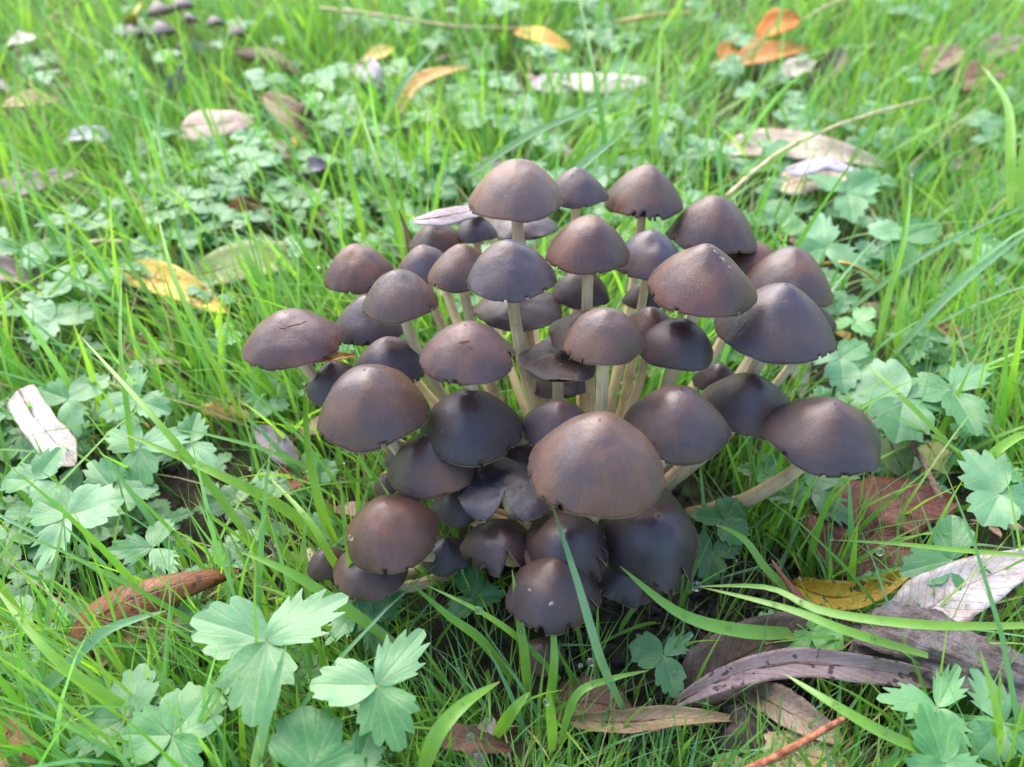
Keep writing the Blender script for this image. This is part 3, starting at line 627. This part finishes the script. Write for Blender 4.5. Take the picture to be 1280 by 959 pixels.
# ------------------------------------------------------------------ buttercup leaves
OUT = [(0, 1.0), (6, .96), (11, .86), (16, .90), (21, .85), (26, .70), (31, .75), (36, .75), (41, .63), (47, .60), (54, .46), (64, .28), (77, .12), (88, .04)]
def leaflet_mesh(seed, wide=1.0, deep=1.0, length=1.0):
    r_ = random.Random(seed); NRr = 8; V = [(0, 0, 0)]; A = [(0, 0, 0)]
    def side():
        return [(t * wide * (1 + r_.uniform(-.03, .03)) if t else 0, (r if t in (0, 6, 16, 36, 47) else r * (1 - (deep - 1) * .22)) * (1 + (r_.uniform(-.035, .035) if t else 0))) for t, r in OUT]
    Rt, Lt = side(), side(); ctrl = [(-t, r) for t, r in Lt[::-1]][:-1] + Rt
    ang, rad = [], []
    for (t0, r0), (t1, r1) in zip(ctrl, ctrl[1:]):
        for k in range(4):
            f = k / 4; g = f * .6 + .4 * f * f * (3 - 2 * f)
            ang.append(t0 + (t1 - t0) * f); rad.append((r0 + (r1 - r0) * g) * (1 + r_.uniform(-.006, .006)))
    ang.append(ctrl[-1][0]); rad.append(ctrl[-1][1]); NA = len(ang)
    cv = r_.uniform(.0, .45); fold = r_.uniform(.06, .22); mains = [0, 28 * wide, -28 * wide, 13 * wide, -13 * wide, 38 * wide, -38 * wide]
    for j in range(NRr):
        q = (j + 1) / NRr
        for i in range(NA):
            sm = math.cos(math.radians(min(90, abs(ang[i]) / wide))) ** 1.0 * .95; rb = q * (rad[i] * q ** 2 + min(sm, rad[i] * 1.25) * (1 - q ** 2))
            a = R(ang[i]); x, y = rb * math.cos(a) * length, rb * math.sin(a)
            dv = 1.0
            for mi, m_ in enumerate(mains):
                da = abs(ang[i] - m_); ww = 1 if mi < 3 else 1.6
                if mi > 2 and rb < .35: continue
                dv = min(dv, R(da) * rb * ww)
            z = -cv * .5 * x * x + fold * abs(y) - .35 * y * y * cv + .07 * noise.noise(Vector((x * 2.2, y * 2.2, seed))) + .006 * noise.noise(Vector((x * 11, y * 11, seed)))
            V.append((x, y, z)); A.append((a, rb, dv))
    Fc = [(0, 1 + i, 2 + i) for i in range(NA - 1)]
    for j in range(NRr - 1):
        for i in range(NA - 1):
            a = 1 + j * NA + i; Fc.append((a, a + NA, a + NA + 1, a + 1))
    return mesh('leaflet', V, Fc, M_LEAF, attr=A)
LM = [leaflet_mesh(s, wide=wd, deep=lb, length=ln) for s, wd, lb, ln in [(1, 1.0, 1.0, 1), (2, 1.08, 1.3, 1), (3, .92, 1.6, 1.05), (4, 1.15, .6, .92), (5, .96, 1.0, 1), (6, .80, 1.8, 1.1)]]
ST = {}
def stalk_mesh(h):
    k = round(h * 2) / 2
    if k not in ST:
        Vt, Ft, At = tube([Vector((.35 * k * (1 - t) ** 2 * .6, .2 * k * (1 - t) ** 2, -k * (1 - t))) for t in [i / 5 for i in range(6)]], .055, 6)
        ST[k] = mesh('stalk', Vt, Ft, M_STALK, attr=At)
    return ST[k]
def buttercup(p, size, yaw, tilt, label, group, tint=(1, 1, 1), which=None, n=3, rg=random, azt=None, spread=118):
    root = obj('buttercup_leaf', None, None, p, label=label, category='leaf', group=group); root.empty_display_size = .5
    az = rg.uniform(0, 6.28) if azt is None else azt
    q = Matrix.Rotation(tilt, 3, Vector((math.cos(az), math.sin(az), 0))) @ Matrix.Rotation(yaw, 3, 'Z')
    root.rotation_euler = q.to_euler()
    a0 = [0, R(spread), -R(spread)][:n]
    w_ = rg.choice(LM) if which is None else LM[which]
    for k, a in enumerate(a0):
        o = obj('leaflet', w_ if k == 0 else rg.choice(LM), root)
        s = size * (1 if k == 0 else rg.uniform(.82, .98)); o.scale = (s, s * rg.uniform(.85, 1.05), s)
        o.rotation_euler = (rg.gauss(0, .12), rg.uniform(-.25, .12), a + rg.gauss(0, .1)); o.color = (*tint, 1)
        o.location = (math.cos(a) * .03, math.sin(a) * .03, 0)
    s = obj('stalk', stalk_mesh(p.z + .4), root, (0, 0, -.01)); s.rotation_euler = q.inverted().to_euler()
    return root
# (px, py, z, size cm, yaw deg [0 right, 90 away], tilt towards viewer, label)
BC = [
 (472,858,3.4,2.0,62,.25,'large bright buttercup leaf in the lower centre left, nearest the camera',(1.2,1.1,1.1),2),
 (333,802,3.6,2.5,155,.25,'largest blue green buttercup leaf of the lower left, one part lifted to the right',(1.1,1.05,1.1),0),
 (158,898,2.2,1.7,215,.2,'buttercup leaf close to the lower left corner',(1,1,1),1),
 (215,920,2.4,1.8,60,.15,'pale buttercup leaf below the largest blue green one',(1.05,1.1,.95),3),
 (390,962,2.6,1.9,120,.2,'buttercup leaf cut by the bottom edge of the picture left of centre',(1,1.05,1),3),
 (445,968,2.4,1.3,80,.2,'small buttercup leaf at the bottom edge under the bright lower centre leaf',(.95,1,.95),1),
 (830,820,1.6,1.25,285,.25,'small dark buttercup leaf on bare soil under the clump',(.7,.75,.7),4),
 (1172,885,2.6,1.55,165,.25,'bright green buttercup leaf near the lower right corner',(1.1,1.15,1),2),
 (1180,955,2.4,1.6,100,.2,'buttercup leaf on the bottom edge below the bright lower right one',(1,1.1,1),1),
 (1255,905,2.2,1.7,340,.2,'dull buttercup leaf against the lower right edge',(.9,.95,.95),0),
 (1250,618,2.6,1.9,110,.25,'buttercup leaf at the right edge above the pale cream leaf',(1.05,1.05,1.1),1),
 (1190,700,2.2,1.8,190,.2,'buttercup leaf draped between the rusty leaf and the pale cream leaf',(.9,.95,.95),0),
 (1130,500,2.6,2.6,130,.15,'large flat buttercup leaf right of the dusky grey cap',(1.05,1.0,1.1),3),
 (1190,488,2.7,2.2,40,.15,'buttercup leaf with pointed right lobe in the right middle',(1.05,1.05,1.1),2),
 (1050,448,2.8,1.8,150,.1,'wet buttercup leaf touching the right side of the clump',(1.0,1.05,1.05),2),
 (1030,310,3.0,2.1,90,.35,'pale star shaped buttercup leaf right behind the clump',(1.15,1.1,1.15),2),
 (1128,298,2.6,2.2,20,.25,'buttercup leaf right of the star shaped one',(1.05,1.05,1.05),0),
 (1060,240,3.0,2.2,30,.25,'broad buttercup leaf in front of the cream leaves',(1.1,1.1,1.1),1),
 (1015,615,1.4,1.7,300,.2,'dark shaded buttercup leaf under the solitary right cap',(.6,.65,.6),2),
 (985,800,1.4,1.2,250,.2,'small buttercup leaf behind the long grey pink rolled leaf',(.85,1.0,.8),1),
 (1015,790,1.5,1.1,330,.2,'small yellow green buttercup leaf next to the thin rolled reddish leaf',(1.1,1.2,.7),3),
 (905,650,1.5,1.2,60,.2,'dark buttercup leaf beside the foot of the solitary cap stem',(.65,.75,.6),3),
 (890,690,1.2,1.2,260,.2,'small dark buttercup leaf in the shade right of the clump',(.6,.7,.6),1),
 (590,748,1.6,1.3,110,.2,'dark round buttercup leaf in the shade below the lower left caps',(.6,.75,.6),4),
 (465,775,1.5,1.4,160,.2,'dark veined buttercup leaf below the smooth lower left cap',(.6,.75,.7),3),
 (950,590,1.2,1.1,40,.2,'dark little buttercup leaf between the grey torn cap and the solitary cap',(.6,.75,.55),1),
 (85,645,2.2,2.0,20,.2,'large pale buttercup leaf in the left foreground under the white leaf',(1.15,1.1,1.15),3),
 (190,685,2.0,1.4,200,.2,'buttercup leaf right of the large pale left foreground one',(1.0,1.0,1.0),2),
 (85,500,2.2,1.8,45,.2,'buttercup leaf just right of the bleached white leaf',(1.1,1.1,1.15),0),
 (170,500,2.2,1.7,100,.2,'buttercup leaf with narrow lobes in the left middle',(1.1,1.15,1.15),5),
 (175,560,2.4,1.8,30,.2,'three part buttercup leaf in the left middle below the narrow lobed one',(1.15,1.15,1.2),2),
 (140,610,2.0,1.7,250,.2,'buttercup leaf low in the left middle behind long blades',(1.05,1.05,1.1),1),
 (235,555,2.1,1.6,320,.2,'buttercup leaf left of the clump deep in grass',(1.0,1.05,1.05),0),
 (45,600,2.0,1.5,180,.2,'buttercup leaf below the bleached white leaf at the left edge',(1.1,1.1,1.15),3),
 (65,400,2.0,1.9,30,.15,'buttercup leaf at the left middle height beneath the mauve brown leaf',(1.15,1.1,1.15),0),
 (90,355,2.0,1.7,110,.15,'buttercup leaf behind the left middle one',(1.1,1.1,1.15),3),
 (285,195,2.0,1.5,160,.1,'round lobed buttercup leaf right below the pale pinkish leaf',(1.15,1.15,1.2),3),
 (318,200,2.2,1.6,10,.1,'light buttercup leaf beside the mauve brown small leaf',(1.15,1.15,1.2),3),
 (312,170,2.2,1.3,60,.1,'buttercup leaf touching the right end of the pale pinkish leaf',(1.15,1.15,1.2),1),
 (285,235,1.8,1.5,200,.1,'buttercup leaf above the glossy chestnut leaf',(1.1,1.1,1.15),3),
 (330,100,2.2,1.6,20,.1,'buttercup leaf before the dark brown curled back leaf',(1.15,1.15,1.2),1),
 (400,100,2.0,1.6,70,.1,'buttercup leaf right of the dark brown curled back leaf',(1.15,1.15,1.2),0),
]
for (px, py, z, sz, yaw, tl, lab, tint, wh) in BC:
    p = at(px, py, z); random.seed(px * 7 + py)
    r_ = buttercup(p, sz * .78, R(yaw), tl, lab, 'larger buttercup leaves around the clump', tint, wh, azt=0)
rs = random.Random(5); cnt = 0
PATCH = [(-12, 37, 8, 70), (14, 37, 9, 64), (2, 36, 8, 44), (4, 54, 16, 70), (13, 22, 5, 30), (-16, 24, 5, 20), (-13, 22, 4, 24), (-4, 56, 10, 26), (13, 22, 4, 12), (-10, 19, 6, 56), (-14, 30, 6, 26), (-8, 36, 6, 30), (11, 31, 6, 22), (2, 45, 9, 34), (17, 42, 7, 22), (9, 20, 3, 10), (-8, 13.5, 4, 16), (8, 13.5, 3, 8), (-20, 52, 9, 18), (22, 60, 10, 18), (0, 62, 10, 16)]
SPEC = []
for (cx, cy, rr, nn) in PATCH:
    for i in range(nn):
        x, y = rs.gauss(cx, rr * .6), rs.gauss(cy, rr * .6)
        if ((x - BX) / 7.2) ** 2 + ((y - BY + 1.5) / 6.5) ** 2 < 1 or y < 10.5 or abs(x) > y * .68 + 5: continue
        if 3 < x < 9 and y < 17: continue
        SPEC.append((x, y, ground_z(x, y) + rs.uniform(.4, 1.6) + (.7 if y > 26 else 0), rs.uniform(.45, 1.15) * (1.15 if y > 30 else 1), rs.uniform(0, 6.28), abs(rs.gauss(0, .2)), rs.uniform(.85, 1.15)))
SPEC.sort(key=lambda q: -q[3] / math.hypot(q[1], CAMH))
for (x, y, z, sz, yw, tl, t) in SPEC[:240]:
    buttercup(Vector((x, y, z)), sz, yw, tl, ('large ' if sz > 1.0 else 'tiny ' if sz < .68 else 'small ') + ('pale' if t > 1.05 else 'dark' if t < .95 else 'mid green') + ' buttercup leaf in grass ' + zone(x, y), 'small buttercup leaves in the lawn', (t, t * rs.uniform(.95, 1.1), t * rs.uniform(.8, 1.15)), rg=rs)
V = []; A = []; Fc = []; base_n = 0
LV_ = [(np.array([v.co[:] for v in m_.vertices]), [tuple(p.vertices) for p in m_.polygons], [a_.vector[:] for a_ in m_.attributes['par'].data]) for m_ in LM]
for (x, y, z, sz, yw, tl, t) in SPEC[240:]:
    for k in range(3):
        vv, ff, aa = LV_[rs.randrange(6)]; q = Matrix.Rotation(tl, 3, 'X') @ Matrix.Rotation(yw + k * R(120), 3, 'Z')
        V.extend((vv * sz) @ np.array(q).T + np.array([x, y, z])); A.extend(aa); Fc.extend([tuple(i_ + base_n for i_ in f_) for f_ in ff]); base_n += len(vv)
obj('buttercup_ground_cover', mesh('buttercup_ground_cover', V, Fc, M_LEAF, attr=A), kind='stuff', label='mass of tiny buttercup leaves filling the lawn further off', category='ground cover').color = (1, 1, 1, 1)

# ------------------------------------------------------------------ grass
rng = np.random.default_rng(4)
def blades(name, N, xs_, ys_, L, W, lean, leandir, bend, mat, K=6, tintmul=None, **props):
    """all arrays of length N; one mesh of curved folded strips"""
    t = np.linspace(0, 1, K)[None, :]
    dx, dy = np.cos(leandir)[:, None], np.sin(leandir)[:, None]
    hor = L[:, None] * (np.sin(lean)[:, None] * t + bend[:, None] * t ** 2)
    ver = L[:, None] * (np.cos(lean)[:, None] * t - (bend[:, None] ** 2) * .55 * t ** 2.5)
    z0 = np.array([ground_z(a, b) for a, b in zip(xs_, ys_)])[:, None] - .05
    side = rng.normal(0, .10, N)[:, None] * L[:, None] * t ** 2
    cx = xs_[:, None] + hor * dx - side * dy; cy = ys_[:, None] + hor * dy + side * dx; cz = np.maximum(z0 + ver, z0 + .12 * t)
    wd = W[:, None] * np.clip(np.minimum(.55 + t * 1.6, (1 - t ** 2.2)), .03, 1)
    tw = (rng.uniform(-1.3, 1.3, N)[:, None] + rng.normal(0, .7, N)[:, None] * t)
    sx, sy = -dy * np.cos(tw) + dx * np.sin(tw), dx * np.cos(tw) + dy * np.sin(tw)
    P = np.zeros((N, K, 3, 3))
    for j, s in enumerate((-1, 0, 1)):
        P[:, :, j, 0] = cx + sx * wd * s; P[:, :, j, 1] = cy + sy * wd * s; P[:, :, j, 2] = cz + (0 if s else -1) * wd * .35
    keep = np.ones(N, bool)
    for c, rr in CAPS:
        d = np.sqrt((P[:, :, 1, 0] - c.x) ** 2 + (P[:, :, 1, 1] - c.y) ** 2 + ((P[:, :, 1, 2] - c.z) * 1.3) ** 2).min(axis=1)
        keep &= d > rr * 1.02
    P = P[keep]; N = len(P)
    idx = np.arange(N * K * 3).reshape(N, K, 3)
    q = np.stack([idx[:, :-1, :-1], idx[:, :-1, 1:], idx[:, 1:, 1:], idx[:, 1:, :-1]], axis=-1).reshape(-1, 4)
    me = bpy.data.meshes.new(name); me.vertices.add(N * K * 3); me.vertices.foreach_set('co', P.astype(np.float32).ravel())
    me.loops.add(len(q) * 4); me.loops.foreach_set('vertex_index', q.astype(np.int32).ravel())
    me.polygons.add(len(q)); me.polygons.foreach_set('loop_start', (np.arange(len(q)) * 4).astype(np.int32))
    me.update(calc_edges=True); me.materials.append(mat); me.shade_smooth()
    A = np.zeros((N, K, 3, 3), np.float32); A[..., 0] = rng.random(N)[:, None, None]; A[..., 1] = t[:, :, None]; A[..., 2] = rng.random(N)[:, None, None]
    a = me.attributes.new('par', 'FLOAT_VECTOR', 'POINT'); a.data.foreach_set('vector', A.ravel())
    o = obj(name, me, None, None, kind='stuff', **props); return o, P
def field(N, ymin, ymax, near_bias=1.0):
    y = ymin + (ymax - ymin) * rng.random(N) ** near_bias; x = rng.uniform(-1, 1, N) * (y * .68 + 7)
    return x, y
def dens(x, y):
    d = np.array([noise.noise(Vector((a * .13, b * .13, 5))) + .5 * noise.noise(Vector((a * .4, b * .4, 8))) for a, b in zip(x, y)])
    p = .68 + 1.15 * d
    p = np.where(((x - BX) / 4.2) ** 2 + ((y - BY) / 3.6) ** 2 < 1, 0, p)           # the clump itself
    p = np.where((x > 2.2) & (x < 8.2) & (y < 18.5) & (y > 12.2), p * .16, p)        # bare soil in front right
    p = np.where((x > -3) & (x <= 2.2) & (y < 17) & (y > 13.8), p * .25, p)
    p = np.where((x > -14) & (x < -4.5) & (y < 24) & (y > 11), p * .8, p)
    return p
def maxlen(x, y):
    L = np.full(len(x), 9.0)
    L = np.where((x > -4.5) & (x < 9.5) & (y < 17.5), 2.6, L)
    L = np.where((x > -3) & (x < 7) & (y < 12.5), 2.2, L)
    L = np.where((x > -7) & (x < 10) & (y > 17) & (y < 20), np.minimum(L, 4.0), L)
    return L
def leanangle(x, N):
    base = np.where(x < 0, math.pi * .83, math.pi * .30) + rng.normal(0, .9, N)
    return np.where(rng.random(N) < .18, rng.uniform(0, 6.28, N), base)
def lawn(name, N, ymin, ymax, Lr, Wr, mat, near=1.0, K=6, leanmu=.30, **props):
    x, y = field(N, ymin, ymax, near); k = rng.random(N) < dens(x, y); x, y = x[k], y[k]; n = len(x)
    L = np.minimum(rng.gamma(5, Lr / 5, n), maxlen(x, y)); W = rng.uniform(Wr[0], Wr[1], n) * np.clip(L / 3, .6, 1.3)
    return blades(name, n, x, y, L, W, np.abs(rng.normal(leanmu, .28, n)), leanangle(x, n), np.clip(rng.normal(.28, .25, n), -.1, .85), mat, K, **props)
_, PG = lawn('lawn_grass', 43000, 9, 84, 3.05, (.035, .10), M_GRASS, 1.0, label='bright green lawn grass blades growing all round the mushrooms', category='grass')
lawn('fine_grass', 26000, 9, 60, 1.7, (.018, .04), M_GRASS, 1.1, 5, .5, label='fine short grass and moss shoots between the taller blades', category='grass')
lawn('dry_grass', 6500, 9, 80, 2.6, (.02, .06), M_DRYG, 1.0, 5, .8, label='dry straw coloured grass blades mixed into the lawn', category='grass')
x, y = rng.uniform(-110, 110, 30000), rng.uniform(-30, 190, 30000)
k = ~((np.abs(x) < y * .68 + 7) & (y > 9) & (y < 84)) & (np.hypot(x, y) > 9); x, y = x[k], y[k]; n = len(x)
blades('outer_grass', n, x, y, rng.gamma(5, .75, n), rng.uniform(.07, .17, n), np.abs(rng.normal(.3, .25, n)), rng.uniform(0, 6.28, n), np.clip(rng.normal(.25, .2, n), 0, .8), M_GRASS, 4, label='lawn grass stretching away beyond the mushrooms', category='grass')

# prominent single blades
def blade(label, pp, w, hue, dry=False, fold=.3, group='long single grass blades round the clump'):
    P = crom([at(*p) for p in pp], 18); O = P[0].copy(); V = []; A = []; n = len(P)
    sl_ = hue + random.uniform(-.05, .05); r2 = .9 if hue < 0 else .3
    for i, p in enumerate(P):
        t = i / (n - 1); T = (P[min(i + 1, n - 1)] - P[max(i - 1, 0)]).normalized()
        C = (Vector((0, 0, CAMH)) - p).normalized() * .55 + Vector((.25, 0, .6)); S = T.cross(C).normalized(); N = S.cross(T)
        ww = w * max(.04, min(.6 + t * 1.5, 1 - t ** 3))
        for s in (-1, 0, 1):
            V.append(p + S * s * ww - N * abs(s) * ww * -fold - O); A.append((max(0, hue), t, r2))
    Fc = [(i * 3 + k, i * 3 + k + 1, i * 3 + k + 4, i * 3 + k + 3) for i in range(n - 1) for k in (0, 1)]
    o = obj('grass_blade', mesh('grass_blade', V, Fc, M_DRYG if dry else M_BIG, attr=A), None, O, label=label, category='grass blade', group=group); return P
GB = [
 ('wide green blade sweeping down to the right in the left foreground', [(425,705,1.2),(360,640,2.2),(265,590,3.4),(150,540,4.2)], .17, .75),
 ('grey green dew beaded blade standing in front of the bottom caps', [(785,900,.8),(752,830,3.0),(722,730,4.6),(688,625,5.6)], .12, -1),
 ('thick bright blade curving left in front of the dark lower right caps', [(1010,792,1.2),(930,790,2.4),(850,768,3.4),(775,708,4.4)], .19, .35),
 ('long blade running in from the right edge above the rolled grey pink leaf', [(1300,782,3.0),(1160,782,3.4),(1030,765,3.2),(960,735,3.0),(872,733,2.9)], .12, .6),
 ('lower of the two long blades over the bare soil', [(1160,820,2.6),(1060,790,3.2),(980,760,3.2),(872,733,2.8)], .12, .55),
 ('blade slanting up left beneath the solitary cap stem', [(1010,760,.8),(960,715,2.0),(930,675,2.8),(893,655,3.2)], .13, .5),
 ('thin blade lying level across the rusty red leaf', [(1285,695,2.4),(1200,688,2.8),(1120,680,2.9),(1040,675,2.8)], .07, .7),
 ('dark tall blade against the far lawn top centre', [(762,230,3.5),(752,150,5.5),(738,70,7.0),(722,-10,8.0)], .12, .1),
 ('wide blade crossing the lower right from the rolled leaf', [(1190,952,1.6),(1110,920,3.0),(1040,880,3.4),(980,842,3.2)], .14, .5),
 ('upright blade near the lower right corner', [(1245,965,1.4),(1248,905,3.2),(1225,812,4.5)], .12, .9),
 ('bright long blade sloping in the bottom left corner', [(230,930,.8),(130,870,2.6),(60,815,3.8),(-10,730,4.4)], .15, .85),
 ('pale ribbon blade bending right in the lower left', [(15,900,1.2),(72,845,2.6),(130,790,3.4),(208,763,3.5)], .17, -1),
 ('grey blade rising from the bottom edge left of centre', [(315,975,2.5),(332,900,3.8),(358,805,4.4)], .12, -1),
 ('very bright yellow green wide blade at the right edge', [(1262,262,3.0),(1262,200,4.6),(1258,130,5.6),(1225,80,5.8)], .22, 1.0),
 ('second bright yellow green blade at the right edge', [(1275,260,2.8),(1278,200,4.2),(1284,140,5.4)], .20, 1.0),
 ('long light blade slanting across the right lawn', [(1120,440,2.2),(1180,375,3.6),(1245,320,4.2),(1300,280,4.6)], .13, -1),
 ('thin light blade above the long slanting one on the right', [(1060,390,2.0),(1130,335,3.4),(1210,290,4.2),(1300,250,4.4)], .09, -1),
 ('upright green blade left behind the clump', [(505,330,2.0),(492,260,4.2),(470,200,5.4),(445,125,6.4)], .13, .6),
 ('leaning green blade above the left caps', [(455,300,2.2),(440,230,4.4),(428,160,5.8)], .14, .7),
 ('dark straight blade left of the tallest cap', [(505,275,3.4),(498,225,4.8),(493,165,5.6)], .08, .0),
 ('pale pointed blade behind the greyish back cap', [(700,235,7.2),(735,200,7.6),(776,170,7.8)], .15, -1),
 ('bluish long blade arching in the upper centre left', [(480,155,3.5),(500,110,5.0),(545,60,5.6)], .14, -1),
 ('bluish blade slanting up right behind the tallest cap', [(585,220,4.6),(660,170,5.4),(740,135,5.8),(800,108,5.6)], .14, -1),
 ('bright upright blade in the grass below the left caps', [(425,690,1.0),(402,640,2.6),(385,560,3.8),(380,480,4.6)], .14, .85),
 ('bright blade crossing in front of the lower left caps', [(445,745,1.2),(415,700,2.6),(385,650,3.4),(330,590,3.6)], .12, .9),
 ('thin green blade in front of the lower left brown caps', [(442,760,1.4),(437,700,3.2),(430,650,4.0),(425,598,4.6)], .08, .5),
 ('wide blade pointing up left toward the smooth lower left cap', [(500,810,1.6),(430,760,2.8),(360,715,3.8),(300,690,4.2)], .15, .4),
 ('dew tipped blade arching left under the shady leaf', [(700,850,1.0),(650,800,2.2),(600,765,2.8),(530,730,3.2)], .09, .5),
 ('green blade behind the dew tipped one under the bottom caps', [(640,850,.8),(600,800,2.0),(560,770,2.6),(512,728,3.2)], .13, .3),
 ('bright blade fanning up left of the bottom caps', [(660,880,.8),(655,820,2.0),(648,770,2.8),(640,712,3.6)], .13, .7),
 ('bright blade fanning right in front of the tiny lowest cap', [(680,900,.8),(690,850,2.0),(692,800,2.8),(685,745,3.4)], .11, .6),
 ('wide curved blade at the bottom edge centre', [(525,975,2.0),(545,920,3.0),(580,880,3.2),(625,852,2.8)], .18, .6),
 ('blade bending right at the bottom centre near the bare soil', [(700,930,1.0),(720,870,2.2),(760,850,2.4),(812,838,2.2)], .10, .5),
 ('broad upright blade at the bottom centre', [(690,940,.8),(688,900,2.0),(685,860,2.8)], .15, .65),
 ('short broad blade leaning right at the bottom centre', [(620,920,1.0),(640,890,2.2),(662,865,2.6)], .15, .7),
 ('long blade leaning left across the left lawn', [(330,700,1.2),(265,610,3.0),(190,520,4.6),(100,420,5.2)], .12, .7),
 ('tall thin blade in the left lawn', [(170,600,1.4),(160,520,3.4),(150,430,4.6),(152,330,5.4)], .08, .4),
 ('tall blade leaning left beside the yellow leaf', [(300,520,1.4),(255,430,3.8),(215,340,5.2),(195,260,6.0)], .10, .8),
 ('strong blade leaning over the left lawn above the caps', [(350,400,1.6),(318,340,3.4),(288,280,4.4)], .17, .6),
 ('tall upright blade in the right lawn', [(1095,440,1.6),(1110,370,3.2),(1130,300,4.4),(1140,230,5.2)], .12, .8),
 ('bright blade clump stem in the right lawn', [(1120,445,1.4),(1125,390,2.8),(1138,340,3.6)], .15, .85),
 ('dark thin blade in front of the right buttercups', [(1128,340,3.2),(1130,290,4.4),(1140,215,5.2)], .09, .0),
 ('arched pale green blade at the right middle edge', [(1230,600,1.8),(1240,570,3.0),(1275,545,3.4),(1310,540,3.2)], .15, .9),
 ('blade slanting down right over the large flat buttercup leaf', [(1220,590,1.2),(1150,520,3.2),(1110,480,3.6),(1080,455,3.6)], .10, .6),
 ('tall pale blade in the upper right', [(815,190,2.8),(820,120,4.6),(826,30,6.2)], .14, .8),
]
random.seed(3); drops = []
for g in GB:
    P = blade(*g)
    for _ in range(2): drops.append((random.choice(P[4:]).copy(), random.uniform(.035, .065)))

# ------------------------------------------------------------------ soil crumbs and dew
import bmesh
bm = bmesh.new(); rs = random.Random(9)
def blob(bm, c, r, sub, jit):
    ret = bmesh.ops.create_icosphere(bm, subdivisions=sub, radius=r)
    for v in ret['verts']:
        v.co *= 1 + jit * noise.noise(v.co * (1.2 / r) + c * 3)
        v.co += c
for i in range(1500):
    if i < 900: x, y = rs.uniform(1, 9), rs.uniform(11.5, 19)
    else: y = 12 + rs.random() * 35; x = rs.uniform(-1, 1) * (y * .6 + 5)
    blob(bm, Vector((x, y, ground_z(x, y) + .03)), rs.uniform(.05, .2) * rs.uniform(.5, 1.3), 1, 1.0)
me = bpy.data.meshes.new('soil_crumbs'); bm.to_mesh(me); bm.free(); me.materials.append(M_CRUMB); me.shade_smooth()
obj('soil_crumbs', me, kind='stuff', label='dark wet crumbs of soil around the clump', category='soil')
for lab, px, py, r in [('black lump of soil in the upper left lawn', 165, 262, .9), ('second dark soil lump below the black one at the upper left', 172, 285, .7), ('crumbly dark soil lump by the buff dry leaf', 935, 925, .8), ('dark lump of earth behind the yellow leaf base', 175, 385, .6)]:
    bm = bmesh.new(); blob(bm, Vector((0, 0, 0)), r, 3, 0)
    for v in bm.verts: v.co *= 1 + .45 * noise.noise(v.co * 1.6 + Vector((px, 0, 0))) + .25 * noise.noise(v.co * 5)
    me = bpy.data.meshes.new('soil_lump'); bm.to_mesh(me); bm.free(); me.materials.append(M_CRUMB); me.shade_smooth()
    p = at(px, py, .4); obj('soil_lump', me, None, p, label=lab, category='soil')
dl = [('dew drop on the tip of the dew tipped blade under the caps', 598, 763, 2.9, .10), ('large dew drop where two long blades meet over the bare soil', 871, 733, 2.9, .12), ('dew drop on a blade in front of the rusty red leaf', 1100, 690, 2.9, .10),
      ('dew drop on the rim of the shining lower left cap', 438, 672, 4.4, .07), ('dew drop half way down the dew beaded blade', 738, 828, 3.1, .09), ('dew drop near the bottom centre blade tip', 683, 877, 2.6, .09), ('dew drop low on the bottom centre grass', 588, 922, 2.4, .10)]
def drop_mesh(r):
    bm = bmesh.new(); bmesh.ops.create_icosphere(bm, subdivisions=3, radius=r); me = bpy.data.meshes.new('dew_drop'); bm.to_mesh(me); bm.free(); me.materials.append(M_WATER); me.shade_smooth(); return me
for lab, px, py, z, r in dl: obj('dew_drop', drop_mesh(r), None, at(px, py, z), label=lab, category='dew drop')
bm = bmesh.new()
near = PG[(PG[:, 0, 1, 1] < 34)]
for i in range(900):
    b_ = near[rs.randrange(len(near))]; k = rs.choice([3, 4, 5]); q = b_[k, 1]; drops.append((Vector(q), rs.uniform(.025, .055)))
for c, r in drops:
    ret = bmesh.ops.create_icosphere(bm, subdivisions=2, radius=r)
    for v in ret['verts']: v.co += c + Vector((0, 0, r * .7))
me = bpy.data.meshes.new('dew_beads'); bm.to_mesh(me); bm.free(); me.materials.append(M_WATER); me.shade_smooth()
obj('dew_beads', me, kind='stuff', label='tiny clear dew beads on the grass blades', category='dew')
